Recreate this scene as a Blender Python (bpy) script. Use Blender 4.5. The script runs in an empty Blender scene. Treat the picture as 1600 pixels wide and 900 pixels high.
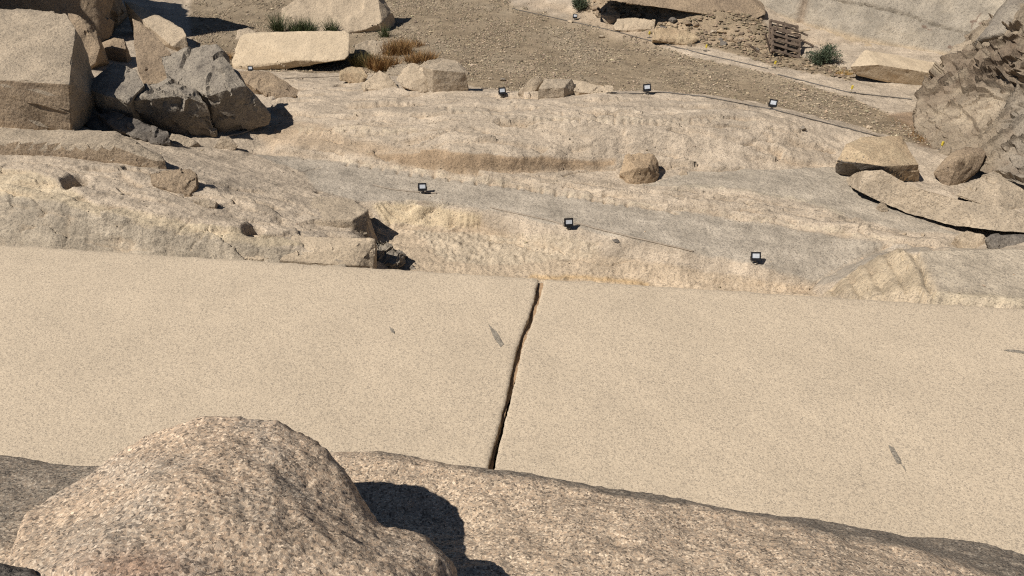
import bpy, bmesh, math, random
import numpy as np
from mathutils import Vector, Matrix
from mathutils.geometry import delaunay_2d_cdt

random.seed(7)
rng = np.random.default_rng(7)
S = bpy.context.scene
C = S.collection

# ------------------------------------------------------------------ camera
H = 6.5                      # eye above the top face of the obelisk
PITCH = math.radians(34.0)   # looking down into the quarry
FPX = 1202.0                 # focal length for a 1600 px wide frame
cam_d = bpy.data.cameras.new('camera')
cam_d.sensor_width = 36.0
cam_d.lens = 36.0 * FPX / 1600.0
cam_d.clip_start = 0.05
cam_d.clip_end = 3000
cam = bpy.data.objects.new('camera', cam_d)
cam.location = (0, 0, H)
cam.rotation_euler = (math.pi / 2 - PITCH, 0, 0)
C.objects.link(cam)
S.camera = cam

# ------------------------------------------------------------------ sky, sun, exposure
SUN_EL = math.radians(50)
SUN_DIR = Vector((-0.885, -0.465, 0)).normalized()       # horizontal direction towards the sun
to_sun = Vector((SUN_DIR.x * math.cos(SUN_EL), SUN_DIR.y * math.cos(SUN_EL), math.sin(SUN_EL)))
W = bpy.data.worlds.new('World')
S.world = W
W.use_nodes = True
wn = W.node_tree
bg = wn.nodes['Background']
sky = wn.nodes.new('ShaderNodeTexSky')
sky.sky_type = 'NISHITA'
sky.sun_disc = False
sky.sun_elevation = SUN_EL
sky.sun_rotation = math.atan2(to_sun.x, to_sun.y)
sky.altitude = 150
sky.dust_density = 0.3
sky.air_density = 0.65
wn.links.new(sky.outputs[0], bg.inputs[0])
bg.inputs[1].default_value = 0.05
sun_d = bpy.data.lights.new('sun', 'SUN')
sun_d.energy = 5.0
sun_d.angle = math.radians(0.53)
sun_d.color = (1.0, 0.965, 0.91)
sun = bpy.data.objects.new('sun', sun_d)
sun.rotation_euler = to_sun.to_track_quat('Z', 'Y').to_euler()
sun.location = (-20, -10, 30)
C.objects.link(sun)
S.view_settings.view_transform = 'Standard'
S.view_settings.look = 'None'
S.view_settings.gamma = 1.0
S.view_settings.use_curve_mapping = False
S.view_settings.exposure = 0.0
S.render.engine = 'CYCLES'
S.cycles.max_bounces = 6
S.cycles.diffuse_bounces = 1
S.cycles.use_denoising = False
S.cycles.filter_width = 1.15

# ------------------------------------------------------------------ helpers
sP, cP = math.sin(PITCH), math.cos(PITCH)


def ray(px, py):
    u = (px - 800.0) / FPX
    v = (450.0 - py) / FPX
    return u, cP + v * sP, -sP + v * cP


def at_z(px, py, z):
    d = ray(px, py)
    t = (z - H) / d[2]
    return Vector((d[0] * t, d[1] * t, z))


def at_y(px, py, Y):
    d = ray(px, py)
    t = Y / d[1]
    return Vector((d[0] * t, Y, H + d[2] * t))


def proj(P):
    """world points (n,3) -> pixel coordinates of the 1600 px photograph, used to lay out rock colours"""
    f = P[:, 1] * cP - (P[:, 2] - H) * sP
    up = P[:, 1] * sP + (P[:, 2] - H) * cP
    f = np.maximum(f, 0.05)
    return 800 + FPX * P[:, 0] / f, 450 - FPX * up / f


_perm = rng.permutation(256)
_perm = np.concatenate([_perm, _perm, _perm])
_g = rng.normal(size=(256, 3))
_g /= np.linalg.norm(_g, axis=1)[:, None]
_g = _g.astype(np.float32)
_perm = _perm.astype(np.int32)


def noise(P):
    P = np.asarray(P, dtype=np.float32)
    if len(P) > 30000:
        return np.concatenate([noise(P[a:a + 24000]) for a in range(0, len(P), 24000)])
    i = np.floor(P).astype(np.int32)
    f = P - i
    i &= 255
    w = f * f * f * (f * (f * 6 - 15) + 10)
    out = 0
    for dx in (0, 1):
        wx = w[:, 0] if dx else 1 - w[:, 0]
        for dy in (0, 1):
            wy = w[:, 1] if dy else 1 - w[:, 1]
            for dz in (0, 1):
                wz = w[:, 2] if dz else 1 - w[:, 2]
                h = _perm[_perm[_perm[(i[:, 0] + dx) & 255] + ((i[:, 1] + dy) & 255)] + ((i[:, 2] + dz) & 255)]
                g = _g[h]
                out = out + wx * wy * wz * (g[:, 0] * (f[:, 0] - dx) + g[:, 1] * (f[:, 1] - dy) + g[:, 2] * (f[:, 2] - dz))
    return out * 1.6


def fbm(P, scale, octs=4, gain=0.5, ridged=False):
    P = np.asarray(P) * scale
    a, s = 1.0, 0
    for k in range(octs):
        n = noise(P + 17.3 * k)
        s = s + a * ((1 - 2 * np.abs(n)) - 0.55 if ridged else n)
        a *= gain
        P = P * 2.03
    return s


def smooth(x, a, b):
    t = np.clip((x - a) / (b - a), 0, 1)
    return t * t * (3 - 2 * t)


def srgb(r, g, b):
    f = lambda c: (c / 255 / 12.92) if c / 255 <= 0.04045 else ((c / 255 + 0.055) / 1.055) ** 2.4
    return (f(r), f(g), f(b))


def in_poly(px, py, poly):
    poly = np.asarray(poly, float)
    c = np.zeros(px.shape, bool)
    j = len(poly) - 1
    for i in range(len(poly)):
        xi, yi = poly[i]
        xj, yj = poly[j]
        if yi != yj:
            c ^= ((yi > py) != (yj > py)) & (px < (xj - xi) * (py - yi) / (yj - yi) + xi)
        j = i
    return c


def dist_line(px, py, line):
    best = np.full(px.shape, 1e9)
    side = np.zeros(px.shape)
    for (x0, y0), (x1, y1) in zip(line[:-1], line[1:]):
        dx, dy = x1 - x0, y1 - y0
        L2 = dx * dx + dy * dy
        t = np.clip(((px - x0) * dx + (py - y0) * dy) / L2, 0, 1)
        d = np.hypot(px - x0 - t * dx, py - y0 - t * dy)
        m = d < best
        best = np.where(m, d, best)
        side = np.where(m, np.sign((px - x0) * dy - (py - y0) * dx), side)
    return best, side


def link_mesh(name, verts, faces, mat, parent=None, smooth_shade=True, tint=None, sharp=None):
    me = bpy.data.meshes.new(name)
    v = np.asarray(verts, np.float32)
    if isinstance(faces, np.ndarray):
        nf, k = faces.shape
        me.vertices.add(len(v))
        me.vertices.foreach_set('co', v.ravel())
        me.loops.add(nf * k)
        me.loops.foreach_set('vertex_index', faces.astype(np.int32).ravel())
        me.polygons.add(nf)
        me.polygons.foreach_set('loop_start', np.arange(0, nf * k, k, dtype=np.int32))
        me.polygons.foreach_set('loop_total', np.full(nf, k, np.int32))
        me.update(calc_edges=True)
        me.validate()
    else:
        me.from_pydata([tuple(p) for p in v], [], faces)
        me.update()
    me.polygons.foreach_set('use_smooth', np.full(len(me.polygons), bool(smooth_shade)))
    if sharp is not None:
        me.set_sharp_from_angle(angle=math.radians(sharp))
    if tint is not None:
        at = me.color_attributes.new('tint', 'FLOAT_COLOR', 'POINT')
        col = np.ones((len(v), 4), np.float32)
        col[:, :3] = tint
        at.data.foreach_set('color', col.ravel())
    me.materials.append(mat)
    o = bpy.data.objects.new(name, me)
    C.objects.link(o)
    if parent is not None:
        o.parent = parent
        o.matrix_parent_inverse = Matrix.Translation(parent.location).inverted() if parent.type == 'EMPTY' else Matrix()
    return o


def tag(o, label=None, cat=None, group=None, kind=None):
    if label: o['label'] = label
    if cat: o['category'] = cat
    if group: o['group'] = group
    if kind: o['kind'] = kind
    return o


def empty(name, loc):
    o = bpy.data.objects.new(name, None)
    o.location = loc
    o.empty_display_size = 0.2
    C.objects.link(o)
    return o


def grid_faces(nr, nc):
    i = np.arange(nr * nc).reshape(nr, nc)
    return np.stack([i[:-1, :-1], i[:-1, 1:], i[1:, 1:], i[1:, :-1]], -1).reshape(-1, 4)


# ------------------------------------------------------------------ materials
class Nodes:
    def __init__(self, name):
        self.m = bpy.data.materials.new(name)
        self.m.use_nodes = True
        self.t = self.m.node_tree
        self.b = self.t.nodes['Principled BSDF']

    def n(self, kind, **kw):
        nd = self.t.nodes.new('ShaderNode' + kind)
        for k, v in kw.items():
            if k.startswith('i_'):
                nd.inputs[k[2:].replace('_', ' ')].default_value = v
            else:
                setattr(nd, k, v)
        return nd

    def l(self, a, b):
        self.t.links.new(a, b)

    def ramp(self, fac, stops, interp='LINEAR'):
        r = self.n('ValToRGB')
        cr = r.color_ramp
        cr.interpolation = interp
        while len(cr.elements) < len(stops):
            cr.elements.new(0.5)
        for e, (p, c) in zip(cr.elements, stops):
            e.position = p
            e.color = (*c, 1) if len(c) == 3 else c
        self.l(fac, r.inputs[0])
        return r.outputs[0]

    def mix(self, a, b, fac, mode='MIX'):
        m = self.n('Mix', data_type='RGBA', blend_type=mode)
        for sock, v in ((m.inputs[0], fac), (m.inputs[6], a), (m.inputs[7], b)):
            if isinstance(v, (int, float)):
                sock.default_value = v
            elif isinstance(v, tuple):
                sock.default_value = (*v, 1)
            else:
                self.l(v, sock)
        return m.outputs[2]


def grey(v):
    return (v, v, v)


def granite(name, base=None, dark=None, grain=0.022, contrast=0.5, patch=0.35, patch_scale=1.2, bump=0.5, crystals=None,
            sat_patch=None, rough=0.9, streak=None):
    """granite: base colour (or the mesh's own 'tint'), mottled by crystals, weather patches and fine relief"""
    N = Nodes(name)
    pos = N.n('NewGeometry').outputs['Position']
    if base is None:
        base_s = N.n('VertexColor', layer_name='tint').outputs[0]
    else:
        rgb = N.n('RGB')
        rgb.outputs[0].default_value = (*base, 1)
        base_s = rgb.outputs[0]
    # weather patches
    pn = N.n('TexNoise', i_Scale=patch_scale, i_Detail=6.0, i_Roughness=0.65)
    N.l(pos, pn.inputs['Vector'])
    if dark is None:
        f = N.ramp(pn.outputs[0], [(0.3, grey(1 - patch)), (0.7, grey(1 + patch * 0.35))])
        col = N.mix(base_s, f, 1.0, 'MULTIPLY')
    else:
        f = N.ramp(pn.outputs[0], [(0.36, grey(1.0)), (0.62, grey(0.0))])
        col = N.mix(base_s, dark, f)
    # crystals
    vo = N.n('TexVoronoi', i_Scale=1.0 / grain)
    wob = N.n('TexNoise', i_Scale=0.6 / grain, i_Detail=2.0)
    N.l(pos, wob.inputs['Vector'])
    addv = N.n('VectorMath', operation='MULTIPLY_ADD')
    N.l(wob.outputs['Color'], addv.inputs[0])
    addv.inputs[1].default_value = (grain * 1.6,) * 3
    N.l(pos, addv.inputs[2])
    N.l(addv.outputs[0], vo.inputs['Vector'])
    sep = N.n('SeparateColor')
    N.l(vo.outputs['Color'], sep.inputs[0])
    if crystals is None:
        k = contrast
        crystals = [(0.0, (1 - k, 1 - k, 1 - k * 0.95)), (0.16, (1 - k * .7, 1 - k * .72, 1 - k * .72)), (0.3, grey(0.97)),
                    (0.6, (1.04, 1.02, 1.0)), (0.85, (1 + k * .3, 1 + k * .28, 1 + k * .25)), (1.0, (1 + k * .6, 1 + k * .6, 1 + k * .6))]
    cr = N.ramp(sep.outputs[0], crystals)
    col = N.mix(col, cr, 1.0, 'MULTIPLY')
    # finer specks
    fn = N.n('TexNoise', i_Scale=2.4 / grain, i_Detail=3.0, i_Roughness=0.7)
    N.l(pos, fn.inputs['Vector'])
    fr = N.ramp(fn.outputs[0], [(0.33, grey(1 - contrast * .55)), (0.5, grey(1.0)), (0.7, grey(1 + contrast * .3))])
    col = N.mix(col, fr, 1.0, 'MULTIPLY')
    if streak is not None:
        mp = N.n('Mapping')
        mp.inputs['Scale'].default_value = streak[0]
        mp.inputs['Rotation'].default_value = streak[3] if len(streak) > 3 else (0, 0, 0)
        N.l(pos, mp.inputs[0])
        sn = N.n('TexNoise', i_Scale=1.0, i_Detail=5.0, i_Roughness=0.6)
        N.l(mp.outputs[0], sn.inputs['Vector'])
        sf = N.ramp(sn.outputs[0], [(streak[2], grey(0.0)), (streak[2] + .16, grey(1.0))])
        col = N.mix(col, N.mix(col, streak[1], 0.6), sf)
    N.l(col, N.b.inputs['Base Color'])
    N.b.inputs['Roughness'].default_value = rough
    N.b.inputs['Specular IOR Level'].default_value = 0.25
    # relief
    bn = N.n('TexNoise', i_Scale=0.22 / grain, i_Detail=7.0, i_Roughness=0.62)
    N.l(pos, bn.inputs['Vector'])
    b1 = N.n('Bump', i_Strength=bump, i_Distance=grain * 2.6)
    N.l(bn.outputs[0], b1.inputs['Height'])
    b2 = N.n('Bump', i_Strength=bump * 0.7, i_Distance=grain * 0.5)
    N.l(fn.outputs[0], b2.inputs['Height'])
    N.l(b1.outputs[0], b2.inputs['Normal'])
    N.l(b2.outputs[0], N.b.inputs['Normal'])
    return N.m


def plain(name, col, rough=0.7, metal=0.0, vary=0.25, scale=20.0, bump=0.0):
    N = Nodes(name)
    pos = N.n('NewGeometry').outputs['Position']
    nn = N.n('TexNoise', i_Scale=scale, i_Detail=4.0)
    N.l(pos, nn.inputs['Vector'])
    f = N.ramp(nn.outputs[0], [(0.3, grey(1 - vary)), (0.7, grey(1 + vary * .5))])
    rgb = N.n('RGB')
    rgb.outputs[0].default_value = (*col, 1)
    N.l(N.mix(rgb.outputs[0], f, 1.0, 'MULTIPLY'), N.b.inputs['Base Color'])
    N.b.inputs['Roughness'].default_value = rough
    N.b.inputs['Metallic'].default_value = metal
    if bump:
        b = N.n('Bump', i_Strength=bump, i_Distance=0.01)
        N.l(nn.outputs[0], b.inputs['Height'])
        N.l(b.outputs[0], N.b.inputs['Normal'])
    return N.m


# real-world colours (albedo)
K_OBEL = (0.565, 0.455, 0.325)
K_PALE = (0.525, 0.415, 0.290)
K_TAN = (0.460, 0.368, 0.262)
K_GREY = (0.400, 0.335, 0.250)
K_YEL = (0.560, 0.445, 0.285)
K_SAND = (0.425, 0.310, 0.195)
K_BROWN = (0.330, 0.225, 0.130)  # stained step face, darkened by the undercut's shade
K_DARK = (0.215, 0.175, 0.130)
K_GRAV = (0.320, 0.245, 0.160)
K_DUST = (0.300, 0.225, 0.140)

M = {}
M['obelisk'] = granite('dressed_granite', K_OBEL, grain=0.0125, contrast=0.36, patch=0.10, patch_scale=0.7, bump=0.36)
M['terrace'] = granite('quarry_bedrock', None, grain=0.021, contrast=0.36, patch=0.32, patch_scale=1.8, bump=0.7)
M['pale'] = granite('pale_granite', K_PALE, grain=0.02, contrast=0.32, patch=0.22, patch_scale=1.8, bump=0.55)
M['warm'] = granite('warm_granite', (0.50, 0.385, 0.245), (0.40, 0.29, 0.18), grain=0.022, contrast=0.36, patch_scale=1.3, bump=0.6)
M['tan'] = granite('tan_granite', K_TAN, (0.33, 0.265, 0.19), grain=0.022, contrast=0.38, patch_scale=1.7, bump=0.7)
M['grey'] = granite('grey_granite', (0.335, 0.285, 0.22), (0.23, 0.195, 0.155), grain=0.022, contrast=0.42, patch_scale=2.2, bump=0.8)
M['brown'] = granite('brown_granite', (0.37, 0.275, 0.18), (0.27, 0.20, 0.135), grain=0.022, contrast=0.38, patch_scale=1.5, bump=0.8)
M['ochre'] = granite('ochre_granite', (0.43, 0.315, 0.20), (0.33, 0.235, 0.145), grain=0.022, contrast=0.38, patch_scale=1.8, bump=0.7)
M['cream'] = granite('cream_granite', (0.60, 0.475, 0.325), grain=0.02, contrast=0.26, patch=0.16, patch_scale=1.8, bump=0.4)
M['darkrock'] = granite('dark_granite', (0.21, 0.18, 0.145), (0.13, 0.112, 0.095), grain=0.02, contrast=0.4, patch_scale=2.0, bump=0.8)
NEARX = [(0.0, (0.34, 0.32, 0.31)), (0.12, (0.52, 0.49, 0.47)), (0.22, (0.80, 0.77, 0.74)), (0.42, (0.98, 0.94, 0.90)),
         (0.55, (1.10, 0.97, 0.86)), (0.72, (1.15, 1.05, 0.95)), (0.88, (1.45, 1.38, 1.28)), (1.0, (1.75, 1.7, 1.62))]
M['near'] = granite('coarse_granite', None, grain=0.0072, patch=0.24, patch_scale=6.0, bump=0.55, contrast=0.42, crystals=NEARX)

# ------------------------------------------------------------------ bedrock of the quarry: a height field through surveyed break lines
lines = [
    # under and behind the obelisk
    [(-200, 430, -1.2), (0, 440, -1.3), (400, 470, -1.7), (700, 490, -1.9), (1200, 545, -1.9), (1400, 600, -1.6), (1850, 650, -1.6)],
    # foot of what shows above the far edge of the obelisk
    [(-200, 366, -.88), (0, 380, -.88), (150, 390, -.9), (250, 396, -.92), (400, 405, -1.04), (540, 413, -1.14), (562, 414, -1.4), (600, 417, -1.7),
     (650, 421, -1.74), (760, 428, -1.76), (850, 436, -1.76), (1000, 445, -1.75), (1150, 453, -1.72), (1250, 458, -1.68), (1290, 460, -1.2),
     (1330, 462, -.5), (1420, 468, -.16), (1460, 471, -.08), (1600, 482, -.08), (1850, 498, -.08)],
    # crest of the left hand rock
    [(-200, 296, -.2), (0, 303, -.2), (60, 310, -.22), (110, 318, -.25), (150, 333, -.33), (250, 352, -.5), (330, 366, -.64),
     (420, 385, -.84), (500, 396, -.98), (560, 398, -1.1)],
    # upper edge of the bright worked band
    [(-200, 262, -.1), (0, 262, -.1), (60, 274, -.13), (110, 298, -.2), (150, 322, -.3), (250, 339, -.45), (330, 351, -.58), (400, 364, -.74), (470, 369, -.9),
     (552, 371, -1.02), (582, 372, -1.08)],
    [(-200, 256, .0), (0, 256, -.02), (60, 266, -.06), (110, 290, -.13), (150, 315, -.24), (250, 333, -.39), (330, 345, -.53), (395, 358, -.7)],
    [(300, 292, -.34), (350, 308, -.5), (400, 331, -.66), (440, 343, -.83)],
    [(300, 285, -.29), (350, 300, -.43), (400, 322, -.6), (440, 334, -.78)],
    # under the long slab
    [(-200, 238, .03), (0, 241, .0), (100, 249, -.05), (200, 266, -.15), (265, 286, -.3), (300, 310, -.42), (345, 325, -.55), (420, 350, -.78), (470, 362, -.9), (552, 367, -1.03)],
    # rubble at the nose of the left hand rock
    [(586, 376, -1.5), (592, 400, -1.7)],
    # lip of the spur
    [(440, 346, -.86), (500, 344, -.92), (551, 343, -.97), (567, 334, -.98), (575, 328, -1.0)],
    [(440, 356, -.89), (500, 357, -.98), (548, 359, -1.06)],
    [(580, 342, -1.48), (580, 352, -1.52), (581, 364, -1.56), (600, 388, -1.66)],
    # sandy trench: foot of the slope
    [(620, 396, -1.66), (690, 412, -1.7), (760, 418, -1.7), (850, 424, -1.7), (960, 430, -1.7), (1060, 440, -1.68), (1160, 447, -1.68), (1250, 453, -1.68)],
    # foot and head of the pecked wall
    [(590, 354, -1.57), (650, 354, -1.57), (750, 357, -1.58), (800, 372, -1.52), (850, 384, -1.53), (900, 396, -1.53), (960, 404, -1.5), (1040, 417, -1.52), (1120, 430, -1.55), (1200, 441, -1.6), (1262, 452, -1.66)],
    [(585, 322, -1.24), (610, 318, -1.22), (680, 319, -1.2), (750, 328, -1.2), (800, 343, -1.2), (850, 353, -1.21), (890, 362, -1.22), (960, 378, -1.25),
     (1040, 392, -1.28), (1100, 402, -1.32), (1190, 421, -1.42), (1265, 446, -1.6)],
    
    # raised pale platform at the right, and the ribbed mound on its flank
    [(1412, 394, -.1), (1440, 393, -.04), (1500, 392, -.03), (1600, 391, -.03), (1850, 391, -.03)],
    [(1440, 430, -.05), (1520, 430, -.04), (1700, 430, -.04)],
    [(1395, 397, -.22), (1360, 414, -.5), (1325, 436, -.85), (1298, 455, -1.15)],
    # grey bench: lower edge
    [(440, 252, -1.03), (480, 284, -1.06), (497, 302, -1.08), (545, 312, -1.1), (585, 316, -1.17), (650, 312, -1.17), (760, 323, -1.17), (890, 352, -1.18), (1000, 374, -1.2), (1100, 394, -1.25), (1190, 412, -1.36), (1270, 438, -1.5), (1300, 428, -1.42), (1340, 406, -1.33), (1385, 388, -1.25)],
    # grey bench: upper edge and the low step on it
    [(395, 240, -1.04), (440, 244, -1.05), (540, 254, -1.06), (620, 266, -1.06), (700, 279, -1.07), (830, 295, -1.08), (980, 321, -1.1),
     (1100, 334, -1.1), (1200, 347, -1.11), (1300, 363, -1.12), (1400, 381, -1.13), (1490, 394, -1.14)],
    [(690, 270, -1.0), (760, 277, -.97), (830, 284, -.95), (980, 310, -.97), (1100, 323, -.97), (1200, 336, -.98), (1300, 351, -1.01), (1400, 369, -1.04), (1490, 384, -1.08)],
    # second sandy shelf, then the boulder hollow and the smooth apron on the right
    [(830, 278, -.96), (900, 285, -.96), (960, 297, -.95), (1060, 305, -.95), (1180, 312, -.97), (1250, 320, -1.0), (1330, 345, -1.04), (1420, 367, -1.08), (1495, 385, -1.1)],
    [(900, 272, -1.0), (960, 286, -1.0), (1000, 290, -1.0), (1040, 286, -1.0), (1060, 280, -.98)],
    [(1050, 294, -.93), (1100, 292, -.92), (1180, 300, -.93), (1250, 312, -.98)],
    [(1050, 277, -.97), (1090, 270, -.93), (1130, 264, -.9), (1200, 263, -.9), (1300, 265, -.93), (1345, 292, -1.0), (1420, 335, -1.06), (1500, 366, -1.1), (1560, 372, -1.1), (1700, 380, -1.1)],
    # undercut brown step: foot, head
    [(570, 249, -.98), (620, 256, -.97), (700, 264, -.93), (800, 270, -.93), (830, 268, -.93), (880, 262, -.94), (960, 262, -.94), (1010, 262, -.94), (1060, 268, -.92), (1110, 264, -.9)],
    [(470, 218, -.86), (560, 238, -.89), (620, 240, -.77), (700, 241, -.63), (800, 246, -.6), (850, 249, -.74), (900, 252, -.83), (960, 250, -.83), (1050, 249, -.8), (1150, 251, -.8), (1210, 252, -.84), (1310, 254, -.92)],
    [(700, 228, -.52), (800, 232, -.52), (880, 230, -.56)],
    [(480, 206, -.76), (600, 214, -.6), (700, 210, -.46), (800, 214, -.41), (880, 222, -.5), (920, 216, -.44), (1000, 208, -.36), (1080, 212, -.4), (1160, 222, -.55), (1240, 232, -.76)],
    # worked edge with wedge marks
    [(430, 166, -.78), (480, 172, -.7), (560, 186, -.58), (640, 183, -.45), (700, 180, -.35), (780, 180, -.27), (850, 187, -.25), (960, 190, -.24), (1040, 188, -.24), (1100, 187, -.26), (1180, 191, -.34), (1230, 205, -.5), (1310, 232, -.83)],
    [(420, 150, -.8), (560, 168, -.59), (640, 164, -.46), (720, 166, -.35), (800, 168, -.26), (880, 172, -.23), (1000, 176, -.23), (1100, 175, -.24), (1180, 180, -.31)],
    # edge towards the gravel
    [(430, 118, -.83), (500, 118, -.82), (560, 126, -.72), (700, 143, -.5), (790, 150, -.36), (900, 149, -.3), (1000, 144, -.29), (1100, 153, -.3), (1200, 169, -.37), (1300, 192, -.55), (1370, 213, -.73), (1440, 232, -.86)],
    [(1310, 205, -.64), (1360, 218, -.76), (1420, 240, -.9), (1520, 262, -1.0), (1700, 280, -1.0)],
    [(440, 108, -.95), (560, 112, -.93), (700, 130, -.9), (790, 141, -.84), (900, 141, -.8), (1000, 139, -.8), (1100, 147, -.8), (1200, 162, -.82), (1300, 184, -.86), (1370, 206, -.9), (1440, 222, -.92), (1560, 230, -.92)],
    # ground round the boulders on the left
    [(-200, 196, .1), (0, 198, .08), (110, 200, -.1), (180, 195, -.55), (250, 205, -.7), (330, 214, -.8), (372, 232, -.92)],
    [(-200, 120, .1), (0, 120, 0.), (110, 120, -.35), (200, 120, -.6), (300, 140, -.75), (400, 160, -.84)],
    [(190, 225, -.25), (250, 232, -.5), (300, 235, -.68), (380, 248, -.88)],
    [(290, 265, -.45), (350, 275, -.6), (420, 285, -.82), (480, 300, -.96), (540, 318, -1.0)],
    [(360, 310, -.6), (430, 325, -.82), (500, 332, -.93)],
    [(-200, 10, -.3), (0, 20, -.35), (110, 40, -.55), (200, 40, -.65), (270, 75, -.8), (340, 105, -.92), (400, 112, -.95)],
    # gravel flat
    [(300, 20, -.9), (500, 0, -.95), (650, 10, -.95), (780, 20, -.93), (860, 40, -.9), (960, 66, -.88), (1080, 98, -.88), (1180, 122, -.88), (1300, 155, -.9), (1420, 195, -.92)],
    [(600, 60, -.93), (800, 80, -.9), (1000, 100, -.9), (1200, 140, -.9)],
    # pale kerb of rock beyond the gravel
    [(800, 4, -.86), (900, 33, -.8), (1000, 62, -.78), (1090, 86, -.78), (1200, 112, -.8), (1330, 146, -.86), (1430, 180, -.9)],
    [(800, -6, -.84), (900, 18, -.78), (1000, 48, -.76), (1090, 73, -.76), (1200, 102, -.78), (1330, 128, -.82), (1430, 140, -.84)],
    # bank of rubble, foot of the far wall
    [(900, -2, -.55), (960, 14, -.5), (1050, 34, -.5), (1130, 54, -.55), (1200, 80, -.7), (1260, 95, -.78), (1330, 118, -.8), (1440, 128, -.82)],
    [(940, -20, .05), (1050, 6, .0), (1120, 22, -.05), (1190, 38, -.3), (1250, 62, -.7), (1350, 85, -.74), (1490, 106, -.78), (1700, 150, -.8)],
    [(1240, 46, -.62), (1350, 74, -.68), (1490, 99, -.74), (1700, 140, -.78)],
    [(-300, -60, -.9), (300, -60, -.95), (700, -60, -.95), (1000, -60, .2), (1300, -40, .0), (1700, 0, -.5)],
]


def resample(line, step=22.0):
    out = []
    for a, b in zip(line[:-1], line[1:]):
        n = max(1, int(math.hypot(b[0] - a[0], b[1] - a[1]) / step))
        for k in range(n):
            t = k / n
            out.append(tuple(a[i] + (b[i] - a[i]) * t for i in range(3)))
    out.append(line[-1])
    return out


def tin(points, X, Y):
    """linear interpolation of z through scattered points at the locations X, Y"""
    p2 = [Vector((p.x, p.y)) for p in points]
    v, e, f, ov, oe, of = delaunay_2d_cdt(p2, [], [], 0, 1e-4)
    z = np.array([np.mean([points[i].z for i in o]) if o else 0.0 for o in ov])
    out = np.full(X.shape, np.nan)
    xf, yf = X.ravel(), Y.ravel()
    of_ = out.ravel()
    order = np.argsort(yf)
    ys = yf[order]
    for tri in f:
        a, b, c = (v[i] for i in tri)
        lo, hi = min(a.y, b.y, c.y), max(a.y, b.y, c.y)
        i0, i1 = np.searchsorted(ys, lo), np.searchsorted(ys, hi, 'right')
        if i1 <= i0:
            continue
        idx = order[i0:i1]
        x = xf[idx]
        m = (x >= min(a.x, b.x, c.x)) & (x <= max(a.x, b.x, c.x))
        idx = idx[m]
        if not len(idx):
            continue
        x, y = xf[idx], yf[idx]
        d = (b.y - c.y) * (a.x - c.x) + (c.x - b.x) * (a.y - c.y)
        if abs(d) < 1e-12:
            continue
        l1 = ((b.y - c.y) * (x - c.x) + (c.x - b.x) * (y - c.y)) / d
        l2 = ((c.y - a.y) * (x - c.x) + (a.x - c.x) * (y - c.y)) / d
        l3 = 1 - l1 - l2
        k = (l1 >= -1e-6) & (l2 >= -1e-6) & (l3 >= -1e-6)
        of_[idx[k]] = l1[k] * z[tri[0]] + l2[k] * z[tri[1]] + l3[k] * z[tri[2]]
    return of_.reshape(X.shape)


def blur(a, r=1, times=1):
    for _ in range(times):
        for ax in (0, 1):
            p = np.pad(a, [(r, r) if i == ax else (0, 0) for i in range(a.ndim)], 'edge')
            s = 0
            n = a.shape[ax]
            for k in range(2 * r + 1):
                s = s + (p[k:k + n] if ax == 0 else p[:, k:k + n])
            a = s / (2 * r + 1)
    return a


ROWS = np.concatenate([np.linspace(8.6, 10.6, 20)[:-1], np.linspace(10.6, 17.6, 380)[:-1], np.linspace(17.6, 24.5, 220)[:-1], np.linspace(24.5, 46, 70)])
NR, NC = len(ROWS), 900
COLS = np.linspace(-0.98, 0.98, NC)
TU, TY = np.meshgrid(COLS, ROWS)
TX = TU * TY
CELL = np.repeat(np.gradient(ROWS)[:, None], NC, 1)
pts = []
for li, ln in enumerate(lines):
    for p in resample(ln, 11.0):
        q = np.array([[p[0] / 70, p[1] / 160, 4.4], [p[0] / 19, p[1] / 90, 8.8], [p[0] / 9, p[1] / 60 + li, 2.2]])
        nz = noise(q)
        pts.append(at_z(p[0] + 2.0 * nz[2], p[1] + 3.2 * nz[0] + 1.7 * nz[1] + .5 * nz[2], p[2]))
for x, y, z in [(-60, 8, -1.5), (60, 8, -1.5), (-60, 60, -1), (60, 60, -1), (-60, 25, -.5), (60, 25, -.8), (0, 60, -1), (-20, 45, -1), (20, 45, 0)]:
    pts.append(Vector((x, y, z)))
TZ = tin(pts, TX, TY)
TZ = np.where(np.isnan(TZ), -1.0, TZ)


def pix_grid():
    P = np.stack([TX.ravel(), TY.ravel(), TZ.ravel()], 1)
    px, py = proj(P)
    return P, px.reshape(TX.shape), py.reshape(TX.shape)


P0, GPX, GPY = pix_grid()
wob = (noise(P0 * np.array([1.1, 1.1, 1.1])) * 5 + noise(P0 * 4.2) * 3).reshape(TX.shape)
wob2 = (noise(P0 * 1.3 + 50) * 2.5 + noise(P0 * 4.9 + 90) * 2).reshape(TX.shape)
QX, QY = GPX + wob, GPY + wob2


def zone(poly, soft=1):
    m = in_poly(QX, QY, poly).astype(float)
    return blur(m, soft, 1)


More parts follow.
